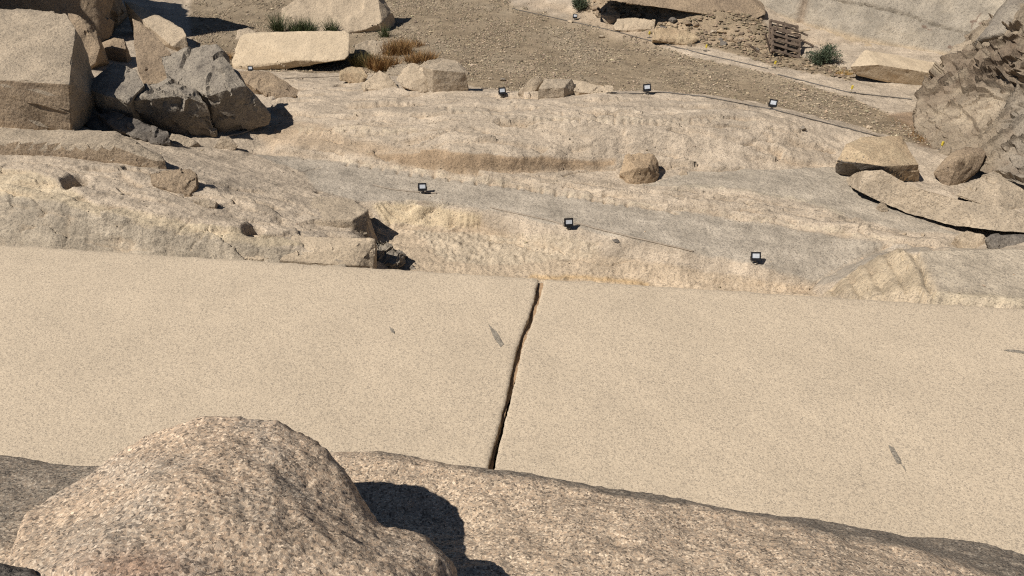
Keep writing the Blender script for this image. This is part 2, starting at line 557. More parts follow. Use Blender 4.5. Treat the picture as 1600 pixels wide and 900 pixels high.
Z_gravel = zone([(290, -60), (300, 60), (345, 105), (440, 112), (560, 114), (640, 118), (720, 132), (790, 143), (900, 143), (1000, 141), (1100, 149), (1200, 164), (1300, 186), (1370, 208), (1450, 226),
                 (1440, 205), (1330, 152), (1200, 116), (1100, 92), (1000, 66), (900, 36), (800, 8), (760, -60)])
Z_bench = zone([(395, 241), (470, 247), (540, 254), (620, 267), (700, 280), (830, 296), (980, 322), (1200, 348), (1400, 382), (1490, 395), (1395, 396), (1310, 440), (1275, 445),
                (1190, 418), (1100, 398), (1000, 377), (890, 357), (760, 326), (650, 314), (560, 312), (495, 300), (470, 268)])
Z_apron = zone([(1000, 290), (1050, 276), (1110, 263), (1300, 262), (1345, 292), (1430, 338), (1500, 366), (1420, 362), (1330, 338), (1250, 312), (1160, 296), (1080, 292)])
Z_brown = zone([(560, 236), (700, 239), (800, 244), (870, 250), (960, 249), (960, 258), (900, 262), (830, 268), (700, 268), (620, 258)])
Z_peck = zone([(582, 320), (640, 320), (700, 326), (752, 336), (748, 356), (600, 353)])
Z_trench = zone([(582, 352), (750, 356), (830, 376), (900, 395), (1000, 406), (1120, 428), (1270, 452), (1290, 470), (640, 430), (590, 410)])
Z_rough = zone([(640, 360), (760, 366), (860, 366), (930, 378), (935, 402), (880, 408), (800, 415), (700, 408)])
Z_bank = zone([(880, -40), (920, 12), (1000, 44), (1090, 70), (1200, 100), (1330, 126), (1340, 110), (1260, 90), (1200, 60), (1190, 20), (1100, -60)])
Z_left = zone([(-200, 300), (0, 304), (110, 320), (150, 335), (330, 368), (500, 398), (560, 420), (0, 400), (-200, 390)])
Z_bright = zone([(-200, 258), (0, 258), (60, 272), (110, 296), (150, 321), (250, 338), (400, 366), (500, 385), (420, 386), (250, 353), (150, 334), (60, 311), (-200, 300)])
Z_plat = zone([(1436, 390), (1850, 388), (1850, 480), (1600, 470), (1470, 455)])
Z_mound = zone([(1285, 462), (1330, 425), (1400, 390), (1440, 400), (1462, 450), (1465, 475)])
Z_redgr = zone([(1380, 180), (1430, 175), (1500, 200), (1520, 240), (1440, 228)], 3)
Z_dust = zone([(360, 185), (500, 195), (560, 220), (700, 236), (560, 240), (430, 236)], 4)

flat = TX.shape


def facets(V, n, seed, tilt, off, stretch=(1, 1, 1), warp=.06):
    """broken faces: every cell of rock is tilted and set off a little from its neighbours"""
    r = np.random.default_rng(seed)
    st = np.asarray(stretch, float)
    sd = V[r.choice(len(V), n)]
    j = r.normal(size=(n, 3)) * tilt
    o = r.normal(size=n) * off
    W_ = (V + warp * np.stack([noise(V * 3 + 5), noise(V * 3 + 25), noise(V * 3 + 45)], 1)) * st
    out = np.empty(len(V))
    for a in range(0, len(V), 40000):
        w_ = W_[a:a + 40000]
        best = np.full(len(w_), 1e9)
        k = np.zeros(len(w_), int)
        for q in range(n):
            d = ((w_ - sd[q] * st) ** 2).sum(1)
            m = d < best
            best[m] = d[m]
            k[m] = q
        out[a:a + 40000] = np.clip(((V[a:a + 40000] - sd[k]) * j[k]).sum(1), -3 * off, 3 * off) + o[k]
    return out


relief = np.ones(flat)
smoothz = np.clip(Z_bench * .8 + Z_gravel * .75 + Z_apron * .8 + Z_plat * .85, 0, 1)
rough = (1 - 0.75 * smoothz)
n_big = fbm(P0, 0.7, 4).reshape(flat)
n_mid = fbm(P0 + 31, 2.6, 4, ridged=True).reshape(flat)
n_fine = fbm(P0 + 77, 9.0, 3).reshape(flat)
TZ += 0.040 * n_big * (0.4 + 0.6 * rough) + 0.012 * n_mid * rough + 0.006 * n_fine * (0.3 + 0.7 * rough)
# bands along the quarrymen's cuts
band = noise(np.stack([TX.ravel() * .35, (TY + TX * .29).ravel() * 2.6, np.zeros(TX.size)], 1)).reshape(flat)
TZ += 0.028 * band * rough
mass = zone([(-200, 240), (0, 240), (200, 262), (300, 270), (400, 280), (500, 310), (580, 328), (580, 420), (0, 382), (-200, 372)])
msel = (mass > .02)
fz = np.zeros(flat)
fz[msel] = facets(np.stack([TX[msel], (TY + .08 * TX)[msel], TZ[msel]], 1), 90, 3, .08, .018, (.5, 1.9, 1))
TZ += fz * mass
face = zone([(430, 120), (700, 145), (1000, 146), (1200, 172), (1310, 232), (1310, 262), (1110, 264), (960, 262), (830, 268), (700, 268), (560, 250), (430, 240)])
msel = (face > .02)
fz = np.zeros(flat)
fz[msel] = facets(np.stack([TX[msel], (TY + .12 * TX)[msel], TZ[msel]], 1), 120, 4, .06, .028, (.36, 2.2, 1))
TZ += fz * face
shelf = zone([(830, 270), (960, 292), (1060, 296), (1330, 340), (1495, 388), (1400, 374), (1200, 341), (980, 315), (830, 290), (620, 262), (700, 268)])
msel = (shelf > .02)
fz = np.zeros(flat)
fz[msel] = facets(np.stack([TX[msel], (TY + .29 * TX)[msel], TZ[msel]], 1), 80, 6, .07, .030, (.32, 2.6, 1))
TZ += fz * shelf
pits = np.abs(noise(P0 * np.array([7.5, 6.0, 7.0]) + 61).reshape(flat)) + .5 * np.abs(noise(P0 * 15 + 21).reshape(flat))
pgate = np.clip(.30 + smooth(fbm(P0 + 5, .9, 3).reshape(flat), -.1, .5) * .6 + Z_rough + .6 * Z_trench + .5 * Z_left, 0, 1.2)
TZ += 0.022 * (pits - .3) * (.10 + .90 * rough) * pgate
# pecking: rows of dolerite ball marks
peck = np.abs(np.sin((TX + .35 * np.sin(TY * 2.1) + (TY - 13) * .5 * np.sin(TX * 1.7)) * math.pi / 0.135)) ** 0.7
TZ += 0.075 * Z_peck * (peck - .5)
pit = np.abs(noise(P0 * np.array([9, 7, 7]) + 9).reshape(flat))
TZ += 0.06 * (Z_rough + .5 * Z_trench * (1 - Z_rough)) * (pit - .2)
TZ += 0.10 * Z_mound * (np.abs(np.sin((GPX + (GPY - 430) * -.55 + 9 * n_big) * math.pi / 38)) - .5)


# wedge marks, holes and pits cut in the rock: (px, py, half width m, half depth m, dz)
stamps = []
for ln, stp in (([(700, 172), (770, 178), (850, 187), (960, 190), (1040, 188), (1110, 187)], 13), ([(805, 166), (880, 176), (960, 184)], 21),
                ([(480, 208), (560, 206), (640, 206)], 17), ([(560, 168), (640, 162), (700, 168)], 15), ([(540, 256), (700, 280), (830, 296), (980, 322)], 19)):
    for p in resample([(a, b, 0) for a, b in ln], stp):
        stamps.append((p[0] + random.uniform(-2, 2), p[1] + random.uniform(-1.5, 1.5), .028, .07, -random.uniform(.04, .09)))
for p in [(560, 245), (600, 300), (640, 300)]:
    pass
for px, py, a, b, d in [(117, 279, .19, .2, -.95), (395, 355, .15, .13, -.8), (481, 385, .05, .05, -.12), (66, 336, .08, .03, -.08), (498, 300, .05, .08, -.14),
                        (1100, 395, .25, .06, -.03), (820, 132, .1, .04, -.05), (560, 330, .12, .03, -.04), (1048, 252, .5, .05, -.06), (905, 232, .3, .05, -.06)]:
    stamps.append((px, py, a, b, d))
for px, py in [(1470, 464), (1494, 465), (1519, 468), (1546, 469), (1571, 471), (1595, 474)]:
    stamps.append((px, py, .11, .09, random.uniform(.05, .09)))


def ground(px, py):
    d = ray(px, py)
    t = np.linspace(8.7, 46, 2400) / d[1]
    x, y, z = d[0] * t, d[1] * t, H + d[2] * t
    h = height(x, y)
    k = np.argmax(z <= h)
    if k == 0:
        k = len(t) - 1
    return Vector((x[k], y[k], h[k]))


def height(x, y):
    x, y = np.atleast_1d(np.asarray(x, float)), np.atleast_1d(np.asarray(y, float))
    r = np.clip(np.interp(y, ROWS, np.arange(NR)), 0, NR - 1.001)
    c = np.clip((x / np.maximum(y, 8.6) + .98) / 1.96 * (NC - 1), 0, NC - 1.001)
    i, j = r.astype(int), c.astype(int)
    a, b = r - i, c - j
    return (TZ[i, j] * (1 - a) * (1 - b) + TZ[i + 1, j] * a * (1 - b) + TZ[i, j + 1] * (1 - a) * b + TZ[i + 1, j + 1] * a * b)


for px, py, a, b, dz in stamps:
    g = ground(px, py)
    q = ((TX - g.x) / a) ** 2 + ((TY - g.y) / b) ** 2
    TZ += dz * (np.exp(-q ** (2 if abs(dz) > .3 else 1)))

CRACKS = [[(905, 231), (927, 229)], [(1020, 243), (1050, 252), (1090, 257)], [(735, 199), (770, 207), (805, 209)], [(655, 226), (680, 211), (702, 205)], [(800, 161), (900, 172), (1000, 177), (1090, 174)],
          [(1165, 221), (1202, 218)], [(960, 262), (900, 267), (880, 274)], [(1340, 358), (1375, 372), (1430, 384), (1480, 391)], [(122, 374), (170, 381), (240, 389)], [(-20, 248), (40, 252), (100, 264), (150, 268), (190, 276)],
          [(480, 238), (540, 241)], [(298, 341), (286, 352), (272, 368)], [(330, 352), (310, 376), (300, 392)], [(398, 372), (440, 371), (470, 368)], [(185, 290), (205, 298), (230, 304)], [(560, 196), (600, 190), (640, 192)],
          [(1010, 405), (960, 412), (880, 409)], [(640, 318), (690, 317), (730, 322)], [(1200, 202), (1240, 214), (1290, 228)], [(690, 318), (660, 340)], [(1000, 322), (1060, 334)], [(880, 290), (940, 300), (990, 296), (1060, 304), (1150, 316), (1210, 330)],
          [(740, 166), (790, 170), (840, 168)], [(430, 176), (500, 181), (560, 186)], [(860, 380), (880, 398)], [(1440, 395), (1448, 430), (1462, 468)], [(1405, 392), (1424, 425), (1440, 466)], [(1335, 420), (1348, 440), (1360, 462)],
          [(560, 251), (640, 260), (720, 267), (800, 271), (850, 267)], [(850, 267), (900, 262), (965, 261)], [(1030, 262), (1110, 265), (1160, 262)], [(1060, 296), (1150, 306), (1220, 318), (1290, 332)], [(640, 205), (700, 203), (760, 206)],
          [(500, 260), (470, 268)], [(600, 357), (680, 357), (750, 359)], [(760, 372), (800, 376), (830, 386)], [(880, 372), (905, 384), (932, 380)], [(0, 318), (60, 325), (130, 342)], [(200, 345), (260, 357), (330, 371)], [(460, 392), (520, 402)]]
gate = smooth(noise(P0 * 1.7 + 13).reshape(flat), -.45, .1)
for ln in CRACKS:
    x0, x1 = min(p[0] for p in ln) - 12, max(p[0] for p in ln) + 12
    y0, y1 = min(p[1] for p in ln) - 12, max(p[1] for p in ln) + 12
    m = (QX > x0) & (QX < x1) & (QY > y0) & (QY < y1)
    d, sd = dist_line(QX[m], QY[m], ln)
    TZ[m] -= (.075 * np.exp(-(d / 1.4) ** 2) - .02 * np.exp(-(d / 5) ** 2) * (sd > 0)) * (.3 + .7 * gate[m])

tint = np.empty(flat + (3,))
tint[:] = K_TAN


def paint(mask, col, k=1.0):
    global tint
    w = np.clip(mask * k, 0, 1)[..., None]
    tint = tint * (1 - w) + np.asarray(col) * w


paint(np.clip(n_big * .9 + .35, 0, 1), K_PALE, .6)
paint(Z_bench, K_GREY)
paint(Z_apron, (0.410, 0.342, 0.252))
paint(Z_left, (0.42, 0.345, 0.245), .8)
paint(Z_bright, K_YEL, .75)
paint(Z_trench, (0.505, 0.388, 0.258), .9)
paint(Z_peck, (0.61, 0.475, 0.298))
paint(Z_rough, (0.52, 0.42, 0.29), .7)
paint(Z_brown, K_BROWN, .85)  # brown stain with the shade under the step painted into the same tint
paint(Z_dust, K_SAND, .7)
paint(Z_gravel, K_GRAV)
paint(Z_bank, K_DUST)
paint(Z_redgr, (0.21, 0.125, 0.065), .7)
paint(Z_plat, (0.475, 0.388, 0.275))
paint(Z_mound, (0.50, 0.39, 0.25), .8)
for ln, wdt, col in (([(540, 252), (620, 262), (700, 275), (830, 291), (980, 317), (1100, 330), (1200, 343), (1300, 358), (1400, 376)], 3.0, (0.56, 0.46, 0.32)),
                     ([(700, 172), (770, 178), (850, 187), (960, 190), (1040, 188), (1110, 187), (1180, 191)], 3.5, (0.54, 0.44, 0.31)),
                     ([(1050, 294), (1100, 291), (1180, 300), (1250, 312), (1330, 338)], 4.0, (0.52, 0.43, 0.30)),
                     ([(585, 319), (640, 317), (700, 320)], 2.5, (0.55, 0.45, 0.3)),
                     ([(470, 206), (560, 204), (650, 206)], 5, (0.50, 0.40, 0.27)),
                     ([(800, 161), (900, 172), (1000, 177), (1090, 174), (1180, 180)], 3, (0.53, 0.43, 0.31))):
    d_, _ = dist_line(QX, QY, ln)
    paint(np.exp(-(d_ / wdt) ** 2) * smooth(n_fine + n_mid, -.6, .4), col, .8)
d_, _ = dist_line(QX, QY, [(830, 434), (900, 435), (1010, 441)])
paint(np.exp(-(d_ / 4) ** 2), (0.50, 0.335, 0.165), .8)
d_, _ = dist_line(QX, QY, [(1462, 464), (1540, 468), (1620, 476)])
paint(np.exp(-(d_ / 8) ** 2), (0.60, 0.485, 0.32), .8)
gvar = fbm(P0 + 11, .5, 4).reshape(flat)
paint(np.clip(gvar * 1.4, 0, 1) * Z_gravel, (0.37, 0.295, 0.205), .7)
paint(np.clip(-gvar * 1.4, 0, 1) * Z_gravel, (0.255, 0.190, 0.120), .6)
# wind-blown dust lies in the hollows of the rock
hol = np.clip((blur(TZ, 6, 2) - TZ) * 14 - .1, 0, 1) * (1 - Z_gravel)
paint(hol, K_SAND, .55)
streak = fbm(np.stack([TX.ravel() * 1.2, (TY + .27 * TX).ravel() * 5, TZ.ravel()], 1), 1.0, 4).reshape(flat)
tint *= (1 + .16 * np.clip(streak, -1, 1))[..., None]
tint *= np.array((1.10, 1.115, 1.16)) * (1 - Z_gravel[..., None]) + np.array((1.0, 1.0, 1.0)) * Z_gravel[..., None]
TV = np.stack([TX.ravel(), TY.ravel(), TZ.ravel()], 1)
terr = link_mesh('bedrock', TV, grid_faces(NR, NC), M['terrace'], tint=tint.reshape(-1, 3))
tag(terr, 'stepped pale granite bedrock of the quarry with cut ledges and a gravel flat', kind='structure')

# ground sheet running on to the horizon
gs = link_mesh('ground', [(-900, -900, -2.6), (900, -900, -2.6), (900, 900, -2.6), (-900, 900, -2.6)], [(0, 1, 2, 3)], plain('desert_sand', K_SAND, .95, scale=.4), smooth_shade=False)
tag(gs, 'flat desert ground around the quarry', kind='structure')

# ------------------------------------------------------------------ obelisk: two lengths of dressed granite with the fissure between them
BE = lambda x: 9.92 - 0.115 * (x - .44)          # far edge
FE = lambda x: BE(x) - 5.0                       # near edge
ob = tag(empty('obelisk', (0, 7.4, -1.6)), 'huge unfinished granite obelisk lying flat with a dark crack across it', 'obelisk')


def fissure(side):
    """the crack as a line from far edge to near edge; side -1 left lip, +1 right lip"""
    out = []
    pl = [(846, 437), (839, 462), (828, 500), (814, 540), (804, 570), (795, 600), (783, 640), (770, 680), (760, 730)]
    wl = [11, 10, 9.5, 9.5, 9, 8.5, 9, 10, 11]
    A = [at_z(a, b, 0) for a, b in pl]
    A.append(A[-1] + (A[-1] - A[-2]) * 1.2)
    wl.append(11)
    A[0] = A[0] + (A[0] - A[1]) * .02
    n = 110
    s = np.linspace(0, len(A) - 1, n)
    for q in s:
        i = min(int(q), len(A) - 2)
        t = q - i
        p = A[i].lerp(A[i + 1], t)
        w = (wl[i] * (1 - t) + wl[i + 1] * t) * (p - Vector((0, 0, H))).length / FPX * .5
        j = .016 * noise(np.array([[p.y * 7, side * 9.0, 3.3]]))[0] + .008 * noise(np.array([[p.y * 24, side * 9.0, 1.3]]))[0]
        out.append((p.x + side * w * .9 + j, p.y))
    return out


def section(side):
    lip = fissure(side)
    n = len(lip)
    ncol = 130
    far_x = -13.5 if side < 0 else 13.0
    top = np.zeros((n, ncol, 3))
    ts = np.linspace(0, 1, ncol) ** 1.8
    for i, (lx, ly) in enumerate(lip):
        f = i / (n - 1)
        for k in range(ncol):
            x = lx + (far_x - lx) * ts[k]
            yb, yf = BE(x), FE(x)
            top[i, k, :2] = (x, yb + (yf - yb) * f)
    P = top.reshape(-1, 3).copy()
    top[..., 2] = (0.010 * fbm(P, .8, 3) + .006 * noise(P * 2.6) + .0028 * noise(P * 6)).reshape(n, ncol)
    # ragged far edge
    e = .03 * noise(np.stack([top[0, :, 0] * 3, np.zeros(ncol), np.zeros(ncol)], 1)) + .014 * noise(np.stack([top[0, :, 0] * 11, np.zeros(ncol), np.ones(ncol)], 1))
    top[0, :, 1] += e
    # worn arrises: near the lip and the far edge the face rolls off
    yy = np.abs(top[:, :, 1] - BE(top[:, :, 0]))
    top[..., 2] -= .03 * np.exp(-yy / .03)
    dx = np.abs(top[:, :, 0] - top[:, :1, 0])
    top[..., 2] -= .02 * np.exp(-dx / .02)
    V = [tuple(p) for p in top.reshape(-1, 3)]
    F = grid_faces(n, ncol).tolist()
    if side > 0:
        pass
    else:
        F = [f[::-1] for f in F]
    # skirt
    loop = [k for k in range(ncol)] + [i * ncol + ncol - 1 for i in range(1, n)] + [(n - 1) * ncol + k for k in range(ncol - 2, -1, -1)] + [i * ncol for i in range(n - 2, 0, -1)]
    prev = loop
    for zz, inset in ((-.35, .015), (-1.75, .05)):
        cur = []
        for q in loop:
            x, y, z = V[q]
            cur.append(len(V))
            V.append((x, y + (-inset if q < ncol else 0), zz))
        for a in range(len(loop)):
            b = (a + 1) % len(loop)
            F.append([prev[a], prev[b], cur[b], cur[a]])
        prev = cur
    me = link_mesh('stone_section', V, F, M['obelisk'], ob, sharp=40)
    bm = bmesh.new()
    bm.from_mesh(me.data)
    bmesh.ops.recalc_face_normals(bm, faces=bm.faces)
    bm.to_mesh(me.data)
    bm.free()
    return me


sec_l = section(-1)
sec_r = section(1)
sec_l['label'] = 'left length of the obelisk, behind the near boulder'
sec_r['label'] = 'right length of the obelisk, beyond the crack'

# brown sand infill, added high in the crack to catch skylight
cl, cr_ = fissure(-1), fissure(1)
fv = [(x - .02, y, -.085 + .02 * math.sin(y * 9)) for x, y in cl] + [(x + .02, y, -.085 + .02 * math.sin(y * 9 + 1)) for x, y in cr_]
nfz = len(cl)
fill = link_mesh('crack_fill', fv, [(k, k + 1, nfz + k + 1, nfz + k) for k in range(nfz - 1)], plain('brown_infill', (0.36, 0.235, 0.135), .95, scale=30, bump=.6), ob)

# grey inclusions and small scars set in the dressed face
incl_mat = granite('grey_inclusion', (0.31, 0.265, 0.205), grain=0.012, contrast=0.5, patch=.3, patch_scale=20, bump=.5)


def inclusion(poly, parent):
    A = [at_z(a, b, .0) for a, b in poly]
    c = sum(A, Vector()) / len(A)
    V, F = [], []
    ring = []
    for k in range(len(A)):
        a, b = A[k], A[(k + 1) % len(A)]
        for t in (0, .33, .66):
            p = a.lerp(b, t)
            p = p + (p - c) * random.uniform(-.16, .16)
            ring.append(p)
    # follows the face: a lens 4 mm proud
    hz = []
    me_o = parent.data
    vc = np.empty(len(me_o.vertices) * 3, np.float32)
    me_o.vertices.foreach_get('co', vc)
    vc = vc.reshape(-1, 3)
    vc = vc[vc[:, 2] > -.1]
    for p in ring + [c]:
        hz.append(float(vc[np.argmin((vc[:, 0] - p.x) ** 2 + (vc[:, 1] - p.y) ** 2), 2]))
    zt = max(hz) + .004
    n = len(ring)
    V = [(p.x, p.y, zt) for p in ring] + [(p.x, p.y, zt - .03) for p in ring] + [(c.x, c.y, zt + .003)]
    F = [(k, (k + 1) % n, 2 * n) for k in range(n)] + [(k, n + k, n + (k + 1) % n, (k + 1) % n) for k in range(n)]
    o = link_mesh('inclusion', V, F, incl_mat, parent, smooth_shade=False)
    return o


inclusion([(1388, 697), (1396, 700), (1408, 720), (1410, 728), (1400, 724)], sec_r)
inclusion([(1408, 727), (1413, 730), (1416, 740)], sec_r)
inclusion([(764, 508), (775, 518), (787, 538), (782, 542), (773, 530)], sec_l)
inclusion([(608, 511), (614, 514), (617, 522), (611, 519)], sec_l)
inclusion([(1568, 547), (1582, 546), (1604, 549), (1604, 553), (1580, 550)], sec_r)
inclusion([(1340, 740), (1344, 742), (1348, 747)], sec_r)

# ------------------------------------------------------------------ near rock on which the photographer stands
nl = [
    [(-700, 1500, 4.7), (800, 1500, 4.75), (2300, 1500, 4.6)],
    [(-600, 1150, 4.55), (0, 1150, 4.55), (800, 1150, 4.5), (1600, 1150, 4.3), (2300, 1200, 4.1)],
    [(-500, 900, 4.15), (0, 900, 4.15), (300, 900, 4.1), (600, 900, 4.12), (800, 900, 4.2), (1100, 900, 4.18), (1350, 900, 4.1), (1500, 930, 4.0), (1800, 1000, 3.9), (2300, 1100, 3.8)],
    [(480, 760, 4.02), (560, 790, 4.02), (640, 800, 4.02), (720, 830, 4.06), (900, 830, 4.12), (1100, 850, 4.1)],
    # where the rock turns over
    [(-500, 800, 4.08), (0, 800, 4.0), (100, 800, 4.0)],
    [(520, 716, 4.0), (650, 722, 4.02), (760, 738, 4.02), (830, 748, 4.02), (1000, 780, 4.02), (1150, 799, 4.0), (1250, 822, 3.98), (1330, 842, 3.95), (1420, 854, 3.93), (1500, 884, 3.9), (1580, 915, 3.86), (2000, 1060, 3.75)],
    # crest against the obelisk
    [(-500, 690, 3.9), (0, 708, 3.85), (60, 714, 3.85), (130, 731, 3.85), (300, 720, 3.9), (520, 706, 3.93), (600, 708, 3.95), (650, 714, 3.95), (700, 724, 3.97), (760, 732, 3.96), (820, 737, 3.94), (900, 752, 3.92), (1020, 770, 3.9),
     (1100, 786, 3.86), (1200, 803, 3.82), (1300, 815, 3.76), (1340, 824, 3.74), (1420, 836, 3.7), (1500, 842, 3.66), (1600, 862, 3.6), (1800, 910, 3.5), (2300, 1020, 3.4)],
]
NX, NY = 500, 400
xs = np.sign(np.linspace(-1, 1, NX)) * np.abs(np.linspace(-1, 1, NX)) ** 1.25 * 5.2
ys = np.concatenate([np.linspace(-2.5, 1.2, 40)[:-1], np.linspace(1.2, 2.9, 330)[:-1], np.linspace(2.9, 4.9, NY - 368)])
NYY = len(ys)
LX, LY = np.meshgrid(xs, ys)
npts = []
for ln in nl:
    npts += [at_z(*p) for p in resample(ln, 40)]
crest = [at_z(*p) for p in resample(nl[-1], 40)]
for p in crest:
    npts.append(Vector((p.x * 1.05, p.y + .22, p.z - .34)))
    npts.append(Vector((p.x * 1.12, p.y + .6, p.z - 1.3)))
    npts.append(Vector((p.x * 1.2, p.y + 1.1, p.z - 3.2)))
    npts.append(Vector((p.x * 1.3, p.y + 2.2, -1.6)))
for x in (-9, -4, 0, 4, 9):
    npts += [Vector((x, -3, 4.9)), Vector((x, 0, 4.85)), Vector((x, 6.5, -1.8))]
LZ = tin(npts, LX, LY)
LZ = np.where(np.isnan(LZ), -1.7, LZ)
LZ = blur(LZ, 3, 2)
LP = np.stack([LX.ravel(), LY.ravel(), LZ.ravel()], 1)
LZ += (.024 * fbm(LP, 2.2, 4) + .006 * fbm(LP, 9, 3, ridged=True) + .0035 * fbm(LP, 40, 2)).reshape(LZ.shape)
LP = np.stack([LX.ravel(), LY.ravel(), LZ.ravel()], 1)
npx, npy = proj(LP)
npx += 14 * noise(LP * 7)
npy += 9 * noise(LP * 9 + 5)
nt = np.empty((len(LP), 3))
nt[:] = (0.510, 0.412, 0.308)
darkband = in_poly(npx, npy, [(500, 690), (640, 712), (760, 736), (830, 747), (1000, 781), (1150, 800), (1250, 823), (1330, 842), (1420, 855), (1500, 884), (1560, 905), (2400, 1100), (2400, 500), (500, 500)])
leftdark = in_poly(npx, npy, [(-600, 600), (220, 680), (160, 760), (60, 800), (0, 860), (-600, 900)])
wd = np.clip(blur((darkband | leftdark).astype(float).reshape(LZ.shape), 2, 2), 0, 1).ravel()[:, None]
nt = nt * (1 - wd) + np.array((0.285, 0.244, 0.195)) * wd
pinkgrit = np.exp(-(((npx - 215) / 110) ** 2 + ((npy - 905) / 45) ** 2))[:, None] * .8
nt = nt * (1 - pinkgrit) + np.array((0.33, 0.225, 0.16)) * pinkgrit
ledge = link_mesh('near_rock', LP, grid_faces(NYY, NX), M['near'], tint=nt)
tag(ledge, 'coarse speckled granite rock in the foreground with a dark weathered brow', kind='structure')


# ------------------------------------------------------------------ rocks
def hull_mesh(points, bevel, L, amp, seed=0, sub_cap=9000, smooth_hull=0, chip=1.0, fine=1.0):
    bm = bmesh.new()
    for p in points:
        bm.verts.new(p)
    r = bmesh.ops.convex_hull(bm, input=bm.verts)
    junk = [e for e in r['geom_interior'] if isinstance(e, bmesh.types.BMVert)] + [e for e in r['geom_unused'] if isinstance(e, bmesh.types.BMVert)]
    if junk:
        bmesh.ops.delete(bm, geom=list(set(junk)), context='VERTS')
    bmesh.ops.dissolve_limit(bm, angle_limit=math.radians(9), verts=bm.verts[:], edges=bm.edges[:])
    if bevel > 0:
        bmesh.ops.bevel(bm, geom=bm.edges[:] + bm.verts[:], offset=bevel, segments=2, profile=.6, affect='EDGES', clamp_overlap=True)
    bmesh.ops.triangulate(bm, faces=bm.faces[:])
    if smooth_hull:
        pass
    for it in range(9):
        long = [e for e in bm.edges if e.calc_length() > L]
        if not long or len(bm.faces) > sub_cap:
            break
        bmesh.ops.subdivide_edges(bm, edges=long, cuts=1, use_grid_fill=False)
        bmesh.ops.triangulate(bm, faces=[f for f in bm.faces if len(f.verts) > 3])
        if smooth_hull and it < smooth_hull:
            bmesh.ops.smooth_vert(bm, verts=bm.verts[:], factor=.5, use_axis_x=True, use_axis_y=True, use_axis_z=True)
    bmesh.ops.beautify_fill(bm, faces=bm.faces[:], edges=bm.edges[:])
    bm.normal_update()
    V = np.array([v.co for v in bm.verts])
    Nn = np.array([v.normal for v in bm.verts])
    size = max(V.max(0) - V.min(0))
    o = np.array([seed * 3.7, seed * 1.3, seed * 7.1])
    d = amp * (.8 * fbm(V + o, 1.6 / size ** .5, 3) + .28 * chip * fbm(V + o, 4.5 / size ** .5, 4, ridged=True)) + .007 * fine * fbm(V + o, 11, 3)
    d = d + facets(V, int(9 + 9 * min(size, 3) * min(chip, 2)), seed + 11, .06 * chip, amp * .2 * chip, warp=.08 * size ** .5)
    V = V + Nn * d[:, None]
    F = [[v.index for v in f.verts] for f in bm.faces]
    bm.verts.index_update()
    F = np.array([[v.index for v in f.verts] for f in bm.faces])
    bm.free()
    return V, F


rock_i = [0]


def rock(name, label, mat, base, corners, cat='rock', amp=None, bevel=None, group=None, depth=None, sink=.12, chip=1.0, lift=0.0, back=True, Ld=.0032, cap=9000, parent=None):
    """base: pixel where the rock meets the ground in front; corners: (px, py, metres behind that line)"""
    rock_i[0] += 1
    g = ground(*base)
    Y0 = g.y
    P = [at_y(a, b, Y0 + c) for a, b, c in corners]
    zb = g.z - sink
    pts_ = list(P)
    dmax = max(c for _, _, c in corners)
    if back:
        for p in P:
            if p.z < zb + .05 + sink:
                pts_.append(Vector((p.x, p.y + .02, zb)))
        top = [p for p, c in zip(P, corners) if c[2] > .45 * dmax]
        for p in top:
            pts_.append(Vector((p.x * 1.0, p.y + (depth if depth else .12), zb)))
    rngm = (g - Vector((0, 0, H))).length
    xs_ = [p.x for p in pts_]
    size = max(max(xs_) - min(xs_), .2)
    V, F = hull_mesh(pts_, bevel if bevel is not None else min(.007, size * .015), rngm * Ld, amp if amp is not None else min(.05, size * .028), rock_i[0], chip=chip, sub_cap=cap)
    o = link_mesh(name, V, F, M[mat], parent=parent, sharp=38)
    # origin at the foot of the rock
    c = Vector((sum(xs_) / len(xs_), Y0, g.z))
    o.data.transform(Matrix.Translation(-c))
    o.location = c
    tag(o, label, cat, group)
    return o


# --- foreground boulder
def near_boulder():
    sil = [(-40, 930, 1.25), (8, 862, 1.4), (30, 800, 1.62), (70, 770, 1.72), (130, 742, 1.8), (172, 708, 1.88), (232, 670, 1.95), (300, 651, 1.98), (370, 648, 1.98),
           (440, 656, 1.96), (480, 681, 1.93), (512, 708, 1.85), (545, 755, 1.75), (575, 798, 1.64), (597, 816, 1.61), (648, 824, 1.62), (690, 870, 1.49), (735, 940, 1.40)]
    P = [at_y(*p) for p in sil]
    mid = [(120, 880, 1.24), (230, 780, 1.5), (330, 730, 1.66), (420, 740, 1.66), (480, 800, 1.50), (540, 860, 1.38), (350, 840, 1.36), (620, 900, 1.32), (200, 930, 1.12), (450, 930, 1.2)]
    Q = [at_y(*p) for p in mid]
    bm = bmesh.new()
    c = sum(P, Vector()) / len(P)
    allp = P + Q
    # skin between silhouette and crown points, then down to the rock behind and below
    low = [Vector((p.x + (p.x - c.x) * .05, p.y + .10, 3.8)) for p in P]
    low2 = [Vector((p.x + .0, p.y + .16, p.z - .35)) for p in P]
    front = [Vector((x, .7, 3.9)) for x in (-1.3, -.8, -.4, 0, .2)] + [Vector((x, .95, 4.55)) for x in (-.95, -.6, -.3)]
    return allp, low, low2, front


allp, low, low2, front = near_boulder()
